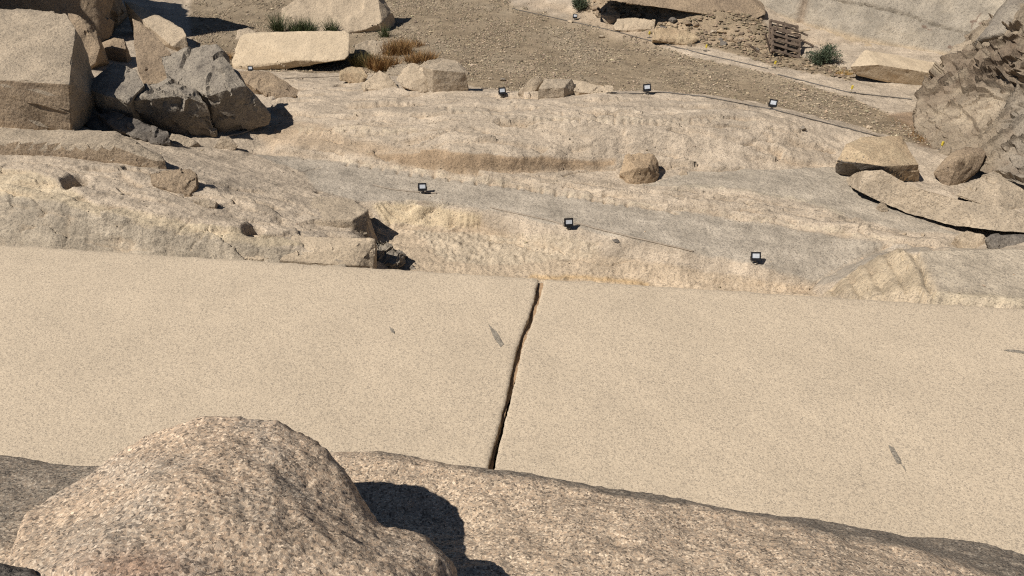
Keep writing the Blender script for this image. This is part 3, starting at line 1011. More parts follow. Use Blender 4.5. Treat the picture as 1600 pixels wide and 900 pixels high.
# surface as a height field above a tilted plate, from the same survey points, closed all round
BX, BY = np.meshgrid(np.linspace(-2.2, .35, 330), np.linspace(.55, 2.35, 300))
bp = list(allp)
for p in allp[:18]:
    o_ = Vector((p.x + .95, p.y - 1.25, 0)).normalized()
    bp.append(p + o_ * .035 + Vector((0, 0, -.09)))
    bp.append(p + o_ * .09 + Vector((0, 0, -.5)))
    bp.append(p + o_ * .16 + Vector((0, 0, -1.2)))
for x in (-3, -2, -1, 0, 1):
    bp += [Vector((x, .3, 4.3 if x < .2 else 3.6)), Vector((x, 3.2, 3.0))]
bp += [Vector((.25, 1.0, 3.9)), Vector((-2.4, 1.0, 4.0)), Vector((.6, 1.6, 3.3))]
BZ = tin(bp, BX, BY)
BZ = np.where(np.isnan(BZ), 3.4, BZ)
BZ = blur(BZ, 2, 3)
BP = np.stack([BX.ravel(), BY.ravel(), BZ.ravel()], 1)
gx = np.gradient(BZ, axis=1) / (BX[0, 1] - BX[0, 0])
gy = np.gradient(BZ, axis=0) / (BY[1, 0] - BY[0, 0])
nn_ = np.stack([-gx.ravel(), -gy.ravel(), np.ones(gx.size)], 1)
nn_ /= np.linalg.norm(nn_, axis=1)[:, None]
BP = BP + nn_ * (.018 * fbm(BP, 2.6, 4) + .006 * fbm(BP, 9, 3, ridged=True) + .0035 * fbm(BP, 45, 2))[:, None]
bpx, bpy_ = proj(BP)
bt = np.empty((len(BP), 3))
bt[:] = (0.515, 0.412, 0.308)
g1 = smooth(fbm(BP, 3.2, 3), -.1, .5)[:, None]
bt = bt * (1 - g1 * .5) + np.array((0.40, 0.355, 0.295)) * g1 * .5
pg = np.exp(-(((bpx - 210) / 90) ** 2 + ((bpy_ - 888) / 28) ** 2))[:, None] * .85
bt = bt * (1 - pg) + np.array((0.34, 0.23, 0.165)) * pg
boulder = link_mesh('foreground_boulder', BP, grid_faces(300, 330), M['near'], tint=bt)
tag(boulder, 'large rounded speckled boulder at the bottom left, casting a black shadow', 'boulder')

cn = hull_mesh([at_y(a, b, c) for a, b, c in [(-60, 872, 1.30), (6, 880, 1.3), (40, 888, 1.28), (64, 902, 1.22), (80, 940, 1.1), (-60, 960, 1.1)]] + [Vector((-1.4, 1.35, 4.0)), Vector((-.9, 1.3, 4.0)), Vector((-1.4, .8, 4.0)), Vector((-.75, .9, 4.0))], .012, .02, .02, 41, sub_cap=5000)
tag(link_mesh('rock', cn[0], cn[1], M['darkrock'], sharp=40), 'dark rock peeping in at the very bottom left corner', 'rock')
ROCKS = [
    ('rock_spur', 'tongue of pale rock ending in a jagged black end face above the trench', 'tan', (560, 366),
     [(420, 352, .05), (470, 360, .0), (552, 366, .0), (574, 365, .12), (575, 328, .42), (551, 344, .03), (500, 345, .03), (440, 347, .05), (420, 312, 1.0), (500, 306, 1.0), (548, 311, .85)], dict(amp=.02, bevel=.015, depth=.1, sink=.35)),
    ('rock_spur', 'lower pale rock step with a black broken end beside the rubble', 'pale', (520, 414),
     [(300, 399, .05), (400, 405, .0), (470, 409, .0), (561, 415, .0), (584, 417, .15), (586, 374, .5), (572, 371, .55), (556, 384, .28), (420, 370, .6), (330, 365, .6), (480, 369, .6)], dict(amp=.03, bevel=.012, depth=.05, sink=.45)),
    # name, label, material, base, corners, kw
    ('boulder', 'big square block at the left edge with a brown front face', 'tan', (50, 203),
     [(-160, 200, 0), (60, 201, 0), (110, 202, 0), (108, 132, .03), (0, 122, .05), (-160, 116, .05), (-160, 6, 2.1), (0, 11, 2.2), (60, 15, 2.1), (103, 22, 1.9), (118, 45, 1.5), (122, 90, .95), (113, 140, .4)], dict(depth=.4, amp=.035, bevel=.012, left='brown', chip=1.3)),
    ('slab', 'long low slab with a brown front edge below the big square block', 'tan', (60, 243),
     [(-160, 236, 0), (0, 240, 0), (100, 248, 0), (200, 264, 0), (252, 284, -.05), (265, 279, 0), (-160, 218, .04), (0, 220, .04), (100, 222, .05), (180, 229, .05), (243, 264, .05), (-160, 196, .75), (60, 199, .75), (180, 204, .7), (215, 229, .5), (258, 266, .2)], dict(amp=.02, bevel=.015, left='brown')),
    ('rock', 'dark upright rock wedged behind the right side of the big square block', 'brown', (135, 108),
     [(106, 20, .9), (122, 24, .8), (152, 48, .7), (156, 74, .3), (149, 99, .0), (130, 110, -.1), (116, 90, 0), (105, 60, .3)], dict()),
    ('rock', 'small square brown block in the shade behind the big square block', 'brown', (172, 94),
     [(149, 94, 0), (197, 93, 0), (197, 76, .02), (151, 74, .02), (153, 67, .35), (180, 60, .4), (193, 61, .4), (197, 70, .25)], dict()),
    ('boulder', 'tall shaded outcrop rising out of the top left corner', 'brown', (148, 66),
     [(-220, 14, 1.0), (100, 22, .9), (150, 66, .0), (172, 56, .3), (178, 0, 1.0), (172, -60, 1.2), (150, -170, 1.2), (60, -220, .9), (-60, -220, .9), (-220, -220, 1.2), (90, -60, .6), (-220, -220, 3), (120, -160, 2.6)], dict(depth=1.2, amp=.09, chip=1.6)),
    ('slab', 'pale tilted slab with a clean pointed top at the edge of the gravel', 'pale', (275, 80),
     [(194, 2, 1.5), (204, 3, 1.55), (236, 45, .45), (250, 57, .25), (269, 72, -.1), (282, 81, .0), (293, 76, .1), (291, 56, .3), (286, 45, .6), (245, 22, 1.2)], dict(amp=.012, depth=.02, chip=.8)),
    ('boulder', 'large grey tilted rock with a shaded lower half beside the cut terrace', 'grey', (370, 207),
     [(285, 80, .9), (323, 69, 1.0), (338, 70, .95), (362, 100, .45), (385, 134, -.1), (352, 141, -.4), (328, 150, -.38), (300, 142, -.2), (262, 118, .3), (250, 88, .7), (424, 178, .1), (418, 192, .1), (347, 213, .0), (332, 190, -.2), (400, 197, .1)], dict(amp=.035, bevel=.005, chip=1.9, depth=.3)),
    ('slab', 'tilted brown slab leaning between the grey tilted rock and the shaded hollow', 'brown', (262, 150),
     [(206, 28, 1.6), (220, 34, 1.55), (240, 50, 1.3), (264, 79, .85), (262, 112, .4), (318, 148, -.05), (290, 158, 0), (216, 104, .5), (225, 130, .2), (211, 76, 1.0)], dict(amp=.025, depth=.05, chip=1.3)),
    ('boulder', 'grey diamond-topped block sunk in the shadow of the square block', 'grey', (200, 203),
     [(128, 136, .1), (176, 98, .8), (211, 108, .6), (226, 133, .1), (201, 158, -.45), (168, 150, -.35), (160, 196, .1), (215, 200, .1), (135, 150, .1)], dict(amp=.03, chip=1.3)),
    ('boulder', 'grey rock with a jagged shaded front in the hollow left of the terrace', 'grey', (285, 212),
     [(226, 131, .2), (262, 128, .3), (305, 141, .1), (322, 163, -.25), (338, 212, .1), (285, 210, .1), (205, 196, .1), (203, 158, -.45), (250, 141, -.3), (296, 150, -.35)], dict(amp=.05, chip=2.0, bevel=.004)),
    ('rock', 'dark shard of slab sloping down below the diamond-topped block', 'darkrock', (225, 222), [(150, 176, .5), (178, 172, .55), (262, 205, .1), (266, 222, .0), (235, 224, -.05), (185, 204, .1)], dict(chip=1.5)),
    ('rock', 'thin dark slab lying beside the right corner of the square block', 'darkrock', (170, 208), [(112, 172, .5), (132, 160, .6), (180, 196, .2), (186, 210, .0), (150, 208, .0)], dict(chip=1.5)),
    ('rock', 'small pale stone below the grey tilted rock', 'tan', (352, 233),
     [(335, 230, 0), (345, 212, .1), (358, 213, .15), (372, 228, .05), (362, 236, 0)], dict()),
    ('rock', 'pale wedge stone lying on the slope under the jagged shaded rock', 'tan', (285, 228),
     [(262, 222, .05), (268, 209, .2), (290, 212, .2), (310, 222, .1), (295, 230, 0)], dict()),
    ('boulder', 'pale cream block propped over a black gap in front of the weeds', 'cream', (450, 108),
     [(362, 96, .1), (366, 104, .0), (381, 108, .0), (418, 108, .0), (432, 100, -.15), (470, 94, -.3), (512, 97, -.3), (538, 93, -.25), (545, 86, -.1), (546, 52, .6), (540, 48, .65), (500, 50, .6), (460, 54, .55), (400, 51, .6), (380, 52, .6), (374, 58, .5)],
     dict(back=False, amp=.02, bevel=.03, extra=[(400, 51, 1.2), (540, 48, 1.2), (380, 90, 1.1), (540, 70, 1.2)])),
    ('boulder', 'huge rounded pale boulder at the top edge behind the weeds', 'pale', (520, 52),
     [(440, 44, .2), (441, 14, .5), (462, 0, .8), (500, -30, 1.4), (585, -34, 1.5), (590, 0, .9), (597, 34, .3), (572, 46, .1), (548, 50, .0), (480, 50, .0), (612, 20, 1.0), (616, 52, .9), (600, 50, .4)], dict(bevel=.1, amp=.05, depth=.6)),
    ('rock', 'half buried rounded rock among the dry weeds', 'tan', (585, 86), [(552, 84, 0), (556, 70, .2), (575, 61, .4), (597, 64, .4), (606, 80, .1), (590, 88, 0)], dict(bevel=.06)),
    ('rock', 'low pale rock just left of the cream block', 'tan', (372, 62), [(366, 62, 0), (370, 46, .3), (388, 42, .4), (400, 48, .3), (396, 60, 0)], dict(bevel=.05)),
    ('rock', 'small block with yellow front, leftmost of the rocks along the gravel edge', 'warm', (552, 130), [(531, 126, .0), (530, 110, .1), (548, 102, .35), (567, 105, .35), (575, 117, .15), (565, 130, .0)], dict()),
    ('rock', 'pyramid-shaped pale rock second in the row along the gravel edge', 'pale', (595, 140), [(564, 133, .1), (570, 139, 0), (600, 140, 0), (622, 136, .1), (606, 117, .3), (592, 109, .4), (580, 118, .3)], dict()),
    ('rock', 'pointed pale rock with a black shadow under its right side', 'pale', (650, 144), [(618, 124, .2), (630, 136, .0), (660, 145, .0), (677, 140, .05), (676, 115, .25), (650, 99, .5), (642, 97, .5), (628, 110, .4)], dict()),
    ('rock', 'broad low rock behind the pointed pale rock', 'tan', (628, 118), [(602, 116, 0), (608, 104, .3), (630, 99, .4), (645, 104, .3), (642, 118, 0)], dict()),
    ('rock', 'flat-faced grey block at the right end of the gravel edge row', 'tan', (705, 143), [(676, 142, .05), (676, 109, -.05), (727, 113, -.05), (732, 140, .05), (692, 144, .0), (660, 104, .35), (690, 94, .6), (714, 98, .5), (726, 106, .3)], dict(depth=.05, amp=.012, bevel=.01)),
    ('rock', 'broad pale mound of rock behind the flat-faced grey block', 'tan', (725, 118), [(648, 104, .0), (668, 93, .3), (690, 87, .5), (712, 95, .4), (735, 112, .1), (728, 120, .0)], dict(bevel=.06)),
    ('rock', 'dark wedge rock beside the shaded boulders at the terrace end', 'brown', (420, 152), [(368, 112, .6), (420, 111, .7), (450, 128, .5), (469, 142, .3), (462, 151, .05), (425, 155, .0), (400, 140, .1), (382, 128, .3)], dict()),
    ('rock', 'tilted slab stone leaning left of the cubic block on the terrace', 'pale', (818, 152), [(808, 146, 0), (822, 128, .15), (841, 117, .3), (848, 126, .3), (838, 140, .1), (824, 151, 0), (812, 152, 0)], dict()),
    ('rock', 'cubic grey block with a shaded right side on the terrace', 'tan', (862, 153), [(840, 153, 0), (841, 139, .02), (881, 137, 0), (881, 151, -.02), (850, 124, .5), (893, 123, .5), (903, 142, .4), (896, 150, .3)], dict(amp=.015)),
    ('rock', 'long cream slab lying behind the cubic block', 'pale', (930, 146), [(850, 123, .6), (890, 124, .6), (905, 128, .5), (958, 134, .3), (958, 143, .1), (940, 147, .0), (905, 144, .0), (860, 132, .4)], dict(amp=.02)),
    ('boulder', 'single rounded brown boulder sitting alone in the middle of the ledges', 'ochre', (1000, 288), [(967, 272, .2), (972, 256, .35), (977, 243, .5), (1000, 239, .6), (1020, 242, .55), (1028, 254, .4), (1030, 272, .25), (1020, 284, .1), (1000, 288, .0), (984, 287, .02), (976, 281, .1), (995, 262, .0), (1012, 262, .02)], dict(amp=.028, bevel=.008, chip=1.4)),
    ('stone', 'pebble-like pale stone right of the lone brown boulder', 'pale', (1068, 275), [(1062, 273, 0), (1064, 265, .08), (1072, 265, .08), (1075, 273, .02), (1068, 276, 0)], dict(bevel=.02)),
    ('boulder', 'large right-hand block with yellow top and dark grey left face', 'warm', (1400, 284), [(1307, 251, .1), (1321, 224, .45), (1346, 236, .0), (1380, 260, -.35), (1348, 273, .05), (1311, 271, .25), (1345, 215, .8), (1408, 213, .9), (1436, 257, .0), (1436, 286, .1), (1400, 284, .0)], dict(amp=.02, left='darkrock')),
    ('boulder', 'pinkish tilted block near the gravel end at the right', 'brown', (1482, 291), [(1457, 270, .2), (1486, 240, .5), (1508, 228, .75), (1535, 231, .75), (1541, 240, .6), (1528, 266, .3), (1496, 288, .05), (1482, 292, .0), (1496, 250, .1)], dict(amp=.025)),
    ('slab', 'long pale slab undercut by a black gap at the right edge', 'tan', (1440, 356), [], dict(special=1)),
    ('boulder', 'bulky pale rock at the right edge behind the undercut slab', 'tan', (1590, 330), [(1490, 305, .4), (1520, 285, .8), (1556, 263, 1.2), (1600, 255, 1.3), (1720, 255, 1.3), (1720, 340, .1), (1600, 338, .0), (1540, 322, .1)], dict(bevel=.06)),
    ('stone', 'little chunk wedged below the undercut slab', 'tan', (1380, 331), [(1373, 318, .05), (1380, 315, .08), (1388, 325, .04), (1388, 331, 0), (1378, 330, 0)], dict()),
    ('rock', 'triangular stone with a shaded left face below the undercut slab', 'pale', (1522, 388), [(1495, 368, .15), (1511, 360, .25), (1540, 368, .2), (1546, 394, .0), (1522, 394, -.08), (1505, 390, .0)], dict()),
    ('rock', 'dark grey stone cut by the right edge of the frame', 'darkrock', (1570, 387), [(1540, 372, .15), (1552, 388, .0), (1570, 393, .0), (1680, 388, .0), (1680, 369, .3), (1600, 368, .4), (1555, 367, .3)], dict()),
    ('boulder', 'long squared beam of granite lying below the far wall', 'cream', (1400, 127), [(1351, 77, .9), (1328, 104, .0), (1340, 117, .05), (1373, 101, -.25), (1461, 115, -.5), (1440, 133, -.3), (1474, 100, .5), (1352, 84, .6), (1480, 110, .0)], dict(amp=.015, depth=.05, bevel=.012)),
    ('boulder', 'huge brown slab jutting from the bank at the top of the frame', 'brown', (1100, 36), [], dict(special=2)),
    ('rock', 'pointed pale rock on the rubble bank, leftmost of three', 'pale', (955, 38), [(938, 24, .1), (943, 33, 0), (952, 38, 0), (968, 28, .1), (970, 22, .2), (957, 12, .4)], dict()),
    ('rock', 'cream slab with a dark notch, middle of three on the rubble bank', 'pale', (990, 50), [(959, 40, .2), (962, 47, .0), (984, 48, .0), (1022, 45, .0), (1023, 32, .2), (985, 28, .4), (965, 30, .4)], dict()),
    ('rock', 'brown flat rock, rightmost of three on the rubble bank', 'warm', (1060, 70), [(1020, 62, .0), (1022, 45, .3), (1050, 43, .4), (1082, 50, .3), (1092, 60, .1), (1080, 70, .0), (1050, 66, .0)], dict()),
    ('rock', 'snout of brown rock overhanging at the tip of the long low slab', 'brown', (288, 306), [(232, 270, .25), (238, 288, .1), (262, 282, .1), (270, 268, .3), (296, 263, .35), (306, 270, .3), (307, 290, .1), (296, 305, -.02), (275, 300, .0)], dict(sink=.2)),
    ('stone', 'thin stone tongue on the slope right of the brown snout', 'tan', (322, 324), [(300, 312, .05), (318, 309, .1), (338, 316, .08), (336, 324, .0), (315, 324, 0)], dict(sink=.05)),
    ('rock', 'broken grey chunk with black faces at the nose of the left rock mass', 'grey', (600, 416), [(585, 374, .4), (592, 371, .45), (612, 380, .35), (628, 394, .3), (622, 418, .0), (594, 417, .0), (588, 400, .1)], dict(amp=.05, chip=2)),
    ('rock', 'second broken grey chunk stepping down towards the trench', 'grey', (640, 420), [(624, 393, .4), (636, 398, .35), (648, 412, .2), (660, 420, .1), (640, 424, -.05), (620, 420, .0)], dict(amp=.05, chip=2)),
    ('boulder', 'pale grey boulder perched at the upper right corner', 'grey', (1575, 60), [(1530, 60, .6), (1556, 20, 1.2), (1590, -20, 1.5), (1700, -30, 1.2), (1700, 60, .0), (1600, 62, .0), (1565, 52, .1)], dict(Y=19.6, bevel=.08)),
    ('rock', 'pale broken rock where the far wall meets the right-hand cliff', 'tan', (1500, 92), [(1478, 88, .3), (1490, 72, .6), (1508, 70, .6), (1540, 52, .9), (1552, 66, .5), (1530, 88, .1), (1500, 95, .0)], dict(Y=20.2)),
]


def build_rock(name, label, mat, base, corners, kw):
    kw = dict(kw)
    sp = kw.pop('special', None)
    left = kw.pop('left', None)
    extra = kw.pop('extra', None)
    Yf = kw.pop('Y', None)
    if sp == 1:      # long slab resting on its right-hand end and on a hidden back stone, its near edge clear of the ground
        g = ground(1480, 372)
        Y0 = 0.0
        bot = [(1341, 298), (1375, 315), (1420, 335), (1490, 352), (1535, 358), (1600, 364), (1720, 384)]
        top = [(1350, 266), (1378, 265), (1420, 289), (1500, 312), (1572, 326), (1650, 346), (1720, 362)]
        ya, yb = ground(1341, 298).y - .38, ground(1535, 358).y - .42
        yoff = [ya + (yb - ya) * (a - 1341) / 194 for a, b in bot[:5]]
        yoff += [yoff[-1] - .25, yoff[-1] - .7]
        V = [at_y(a, b, Y0 + c) for (a, b), c in zip(bot, yoff)] + [at_y(a, b, Y0 + c + .25) for (a, b), c in zip(top, yoff)]
        V += [p + Vector((.05, .9, -.25)) for p in V[:7]] + [p + Vector((.05, .5, -.28)) for p in V[7:]]
        bm = bmesh.new()
        vs = [bm.verts.new(p) for p in V]
        for k in range(6):
            bm.faces.new([vs[k], vs[k + 1], vs[8 + k], vs[7 + k]])
            bm.faces.new([vs[7 + k], vs[8 + k], vs[22 + k], vs[21 + k]])
            bm.faces.new([vs[14 + k], vs[15 + k], vs[1 + k], vs[k]])
            bm.faces.new([vs[21 + k], vs[22 + k], vs[15 + k], vs[14 + k]])
        bm.faces.new([vs[0], vs[7], vs[21], vs[14]])
        bm.faces.new([vs[6], vs[20], vs[27], vs[13]])
        bmesh.ops.recalc_face_normals(bm, faces=bm.faces)
        bmesh.ops.triangulate(bm, faces=bm.faces[:])
        for it in range(8):
            long = [e for e in bm.edges if e.calc_length() > .055]
            if not long or len(bm.faces) > 14000:
                break
            bmesh.ops.subdivide_edges(bm, edges=long, cuts=1)
            bmesh.ops.triangulate(bm, faces=[f for f in bm.faces if len(f.verts) > 3])
            if it == 1:
                pass
        bm.normal_update()
        VV = np.array([v.co for v in bm.verts])
        NN = np.array([v.normal for v in bm.verts])
        bm.verts.index_update()
        FF = np.array([[v.index for v in f.verts] for f in bm.faces])
        bm.free()
        VV += NN * (.03 * fbm(VV, 1.4, 3) + .012 * fbm(VV, 5, 4, ridged=True) + .008 * fbm(VV, 14, 2))[:, None]
        o = link_mesh(name, VV, FF, M[mat], sharp=40)
        c = Vector((g.x, g.y + .6, g.z))
        o.data.transform(Matrix.Translation(-c))
        o.location = c
        return tag(o, label, cat='rock')
    if sp == 2:
        g = ground(1060, 30)
        Y0 = g.y + .2
        c2 = [(925, -2, .1), (1010, 10, -.3), (1100, 22, -.5), (1180, 31, -.6), (1198, 22, -.4), (1195, 8, .3), (1188, 0, .6), (1130, -30, 1.2), (920, -70, 1.2), (900, -20, .5), (1100, -70, 2.0)]
        P = [at_y(a, b, Y0 + c) for a, b, c in c2]
        P += [p + Vector((-.1, 1.6, -.1)) for p in P[:6]]
        V, F = hull_mesh(P, .05, .06, .05, 99, sub_cap=14000)
        o = link_mesh(name, V, F, M[mat], sharp=38)
        c = Vector((g.x, g.y, g.z))
        o.data.transform(Matrix.Translation(-c))
        o.location = c
        return tag(o, label, cat='slab')
    if Yf is not None or extra is not None:
        g = ground(*base)
        Y0 = Yf if Yf is not None else g.y
        P = [at_y(a, b, Y0 + c) for a, b, c in corners] + [at_y(a, b, Y0 + c) for a, b, c in (extra or [])]
        if extra is None:
            P += [p + Vector((.2, .9, -.9)) for p in P]
        else:
            P += [Vector((p.x, p.y, g.z - .06)) for p in P[:4]] + [Vector((p.x, p.y, g.z - .06)) for p in P[-2:]]
        V, F = hull_mesh(P, kw.get('bevel', .03), .05, kw.get('amp', .04), len(label), sub_cap=9000)
        o = link_mesh(name, V, F, M[mat], sharp=38)
        c = Vector((sum(p.x for p in P) / len(P), Y0, min(p.z for p in P)))
        o.data.transform(Matrix.Translation(-c))
        o.location = c
        return tag(o, label, cat={'boulder': 'boulder', 'slab': 'slab'}.get(name, 'rock'))
    o = rock(name, label, mat, base, corners, cat={'boulder': 'boulder', 'slab': 'slab', 'stone': 'stone'}.get(name, 'rock'), **kw)
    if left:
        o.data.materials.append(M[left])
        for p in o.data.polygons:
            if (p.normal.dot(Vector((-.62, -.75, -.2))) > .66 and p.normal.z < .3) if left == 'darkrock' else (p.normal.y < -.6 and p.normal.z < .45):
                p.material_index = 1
    return o


for r in ROCKS:
    build_rock(*r)

# the side of the quarry goes on to the left, beyond the frame
mv, mf = hull_mesh([Vector(p) for p in [(-24, 19, -2), (-17, 19.6, -2), (-15.8, 24, -2), (-16.2, 29, -2), (-24, 30, -2), (-24, 20, 6.5), (-17.6, 20.5, 6.0), (-16.6, 24, 6.3), (-17.0, 28, 5.4), (-24, 29, 7)]], .3, .35, .22, 5, sub_cap=9000)
tag(link_mesh('quarry_side', mv, mf, M['brown'], sharp=38), 'rock side of the quarry left of the frame', kind='structure')


# ------------------------------------------------------------------ far wall and right-hand cliff
def patch(name, rows, mat, nr, nc, disp, tintf, label, qs=None):
    """a bent sheet of rock through survey points (px, py, Y), thick enough to stand on its own"""
    A = np.array([[at_y(*p) for p in r] for r in rows])
    R_, K_ = A.shape[:2]
    s = np.linspace(0, R_ - 1, nr)
    q = np.linspace(0, K_ - 1, nc) if qs is None else qs
    i = np.minimum(s.astype(int), R_ - 2)
    j = np.minimum(q.astype(int), K_ - 2)
    a = (s - i)[:, None, None]
    b = (q - j)[None, :, None]
    G = A[i][:, j] * (1 - a) * (1 - b) + A[i + 1][:, j] * a * (1 - b) + A[i][:, j + 1] * (1 - a) * b + A[i + 1][:, j + 1] * a * b
    G = blur(G, max(2, nr // 60), 2) if qs is None else blur(G, 2, 2)
    du = np.gradient(G, axis=1)
    dv = np.gradient(G, axis=0)
    n = np.cross(dv, du)
    n /= np.linalg.norm(n, axis=2)[..., None] + 1e-9
    if np.mean(n[..., 1]) > 0:
        n = -n
    P = G.reshape(-1, 3)
    px, py = proj(P)
    d = disp(P, px, py)
    P2 = P + n.reshape(-1, 3) * d[:, None]
    t = tintf(P2, px, py, d)
    o = link_mesh(name, P2, grid_faces(nr, nc), mat, tint=t, sharp=50)
    return tag(o, label, kind='structure')


wf = [at_z(1150, 20, -.55), at_z(1240, 45, -.62), at_z(1350, 74, -.7), at_z(1490, 99, -.76), at_z(1640, 128, -.8)]
wrows = []
FOOT = [(1150, 22), (1240, 46), (1350, 75), (1490, 100), (1640, 129)]
for dpy, dyy in ((6, -.05), (0, 0), (-9, .42), (-14, .5), (-45, .95), (-90, 1.7), (-150, 2.8), (-260, 5.0)):
    wrows.append([(a, b + dpy, p.y + dyy) for (a, b), p in zip(FOOT, wf)])
CRACK = [(1290, -4), (1320, 4), (1360, 10), (1400, 19), (1440, 32), (1470, 40), (1500, 48), (1532, 58)]


def wall_disp(P, px, py):
    d, s = dist_line(px + 3 * noise(P * 2), py + 1.5 * noise(P * 4), CRACK)
    o = .05 * fbm(P, .8, 4) + .018 * fbm(P, 4, 3, ridged=True)
    o += np.where(s > 0, -1, 1) * 0.0
    o -= .10 * np.exp(-(d / 2.0) ** 2)
    g, _ = dist_line(px, py, [(1262, -20), (1255, 10), (1248, 40)])
    o -= .08 * np.exp(-(g / 4) ** 2) * (1 + noise(P * 5))
    return o


def wall_tint(P, px, py, d):
    t = np.empty((len(P), 3))
    t[:] = (0.345, 0.295, 0.228)
    m = smooth(fbm(P, .9, 4), -.2, .6)[:, None]
    t = t * (1 - m) + np.array((0.42, 0.355, 0.268)) * m
    fy = np.interp(px, [a for a, b in FOOT], [b for a, b in FOOT])
    w = smooth(py - fy, -22, -8)[:, None]
    t = t * (1 - w) + np.array((0.47, 0.36, 0.235)) * w
    ink = np.zeros(len(P), bool)
    for bx, by, rx, ry in ((1521, 33.5, 5.5, 2.4), (1536, 37, 7.5, 2.8), (1563, 15.5, 5, 2), (1484, 74, 3, 3), (1444, 41, 4, 2)):
        ink |= ((px - bx) / rx) ** 2 + ((py - by) / ry) ** 2 < 1
    for ln in ([(1525, 32), (1529, 25), (1532, 21)], [(1520, 36), (1518, 43)], [(1543, 35), (1546, 30), (1550, 23)], [(1446, 43), (1455, 47)]):
        ink |= dist_line(px, py, ln)[0] < .9
    wi = ink[:, None] * .75
    t = t * (1 - wi) + np.array((0.19, 0.12, 0.085)) * wi
    g, _ = dist_line(px, py, [(1262, -20), (1255, 10), (1248, 40)])
    w = np.exp(-(g / 7) ** 2)[:, None] * .6
    t = t * (1 - w) + np.array((0.25, 0.175, 0.115)) * w
    return t


wall = patch('quarry_wall', wrows, M['terrace'], 150, 330, wall_disp, wall_tint, 'tall smooth quarry wall with a slanting crack at the upper right')

crow = [
    [(1640, -140, 24), (1660, -130, 21.5), (1760, -120, 18), (1950, -120, 15)],
    [(1590, 0, 23), (1585, 8, 21), (1650, 10, 18), (1950, 20, 14.4)],
    [(1545, 42, 22.6), (1540, 46, 20.7), (1610, 60, 18.0), (1950, 70, 13.9)],
    [(1500, 86, 22.2), (1494, 90, 20.3), (1605, 105, 17.4), (1950, 120, 13.5)],
    [(1462, 120, 21.2), (1455, 126, 19.6), (1600, 135, 17.2), (1950, 160, 13.2)],
    [(1440, 150, 20.2), (1432, 158, 18.9), (1600, 170, 16.4), (1950, 200, 12.8)],
    [(1430, 188, 19.0), (1424, 195, 18.0), (1600, 212, 15.6), (1950, 250, 12.4)],
    [(1432, 212, 18.4), (1440, 222, 17.4), (1600, 262, 14.9), (1950, 300, 12.0)],
    [(1432, 225, 18.2), (1440, 240, 17.0), (1600, 290, 14.5), (1950, 340, 11.7)],
]


CL_CRACK = [[(1478, 100), (1510, 92), (1545, 76), (1600, 58)], [(1500, 118), (1540, 104), (1600, 92)], [(1490, 130), (1530, 128), (1570, 140), (1600, 150)], [(1436, 152), (1460, 138), (1482, 122)], [(1450, 142), (1478, 143)],
            [(1500, 136), (1522, 138)], [(1460, 172), (1470, 178)], [(1570, 110), (1585, 128), (1610, 140)], [(1530, 215), (1560, 190), (1580, 165), (1600, 150)], [(1520, 240), (1560, 215), (1600, 190)], [(1545, 250), (1580, 225), (1610, 212)],
            [(1525, 110), (1560, 118), (1600, 112)], [(1490, 160), (1520, 190), (1530, 205)], [(1555, 30), (1580, 42), (1600, 40)]]


def cliff_disp(P, px, py):
    o = .10 * fbm(P, .6, 3) + facets(P + np.stack([0 * P[:, 0], 0 * P[:, 0], .45 * P[:, 0]], 1), 230, 8, .13, .055, (.6, .8, 2.4), .2)
    # bedding that climbs to the right: ledges and open joints
    s = P[:, 2] * 2.3 + P[:, 0] * .55 + .45 * fbm(P, .7, 3)
    step = (s - np.floor(s))
    o += .07 * (step - .5) * smooth(fbm(P + 40, .9, 2), -.1, .4)
    for ln in CL_CRACK:
        d_, sd_ = dist_line(px + 5 * noise(P * 1.6), py + 4 * noise(P * 2.3 + 7), ln)
        o -= .20 * np.exp(-(d_ / 2.0) ** 2) - .09 * np.exp(-(d_ / 9) ** 2) * (sd_ > 0)
    up = smooth(py, 140, 60)
    lowm = smooth(py, 130, 175) * smooth(px, 1600, 1540)
    o *= (1 - .6 * lowm)
    st = noise(np.stack([P[:, 0] * 2 + P[:, 2] * 1.5, P[:, 1] * 2, P[:, 2] * .3], 1) * 1.5)
    o += .06 * st * smooth(px, 1520, 1570) * smooth(py, 120, 170)
    o += .02 * fbm(P, 7, 3)
    return o


def cliff_tint(P, px, py, d):
    t = np.empty((len(P), 3))
    t[:] = (0.31, 0.245, 0.172)
    m = smooth(fbm(P + 9, .9, 4), -.15, .45)[:, None]
    t = t * (1 - m) + np.array((0.42, 0.335, 0.235)) * m
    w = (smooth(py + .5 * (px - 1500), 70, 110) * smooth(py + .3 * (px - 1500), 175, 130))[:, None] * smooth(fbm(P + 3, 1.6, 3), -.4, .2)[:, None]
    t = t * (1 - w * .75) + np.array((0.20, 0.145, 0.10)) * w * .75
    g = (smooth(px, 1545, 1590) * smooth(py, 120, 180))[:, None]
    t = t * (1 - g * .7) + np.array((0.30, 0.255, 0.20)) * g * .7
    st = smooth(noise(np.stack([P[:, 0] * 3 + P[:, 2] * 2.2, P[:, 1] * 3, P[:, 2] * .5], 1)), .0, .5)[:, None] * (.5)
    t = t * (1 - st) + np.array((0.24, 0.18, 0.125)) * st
    return t


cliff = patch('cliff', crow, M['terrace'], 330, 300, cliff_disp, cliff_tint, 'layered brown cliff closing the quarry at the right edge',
              np.concatenate([np.linspace(0, 1, 31)[:-1], np.linspace(1, 2.05, 211)[:-1], np.linspace(2.05, 3, 60)]))


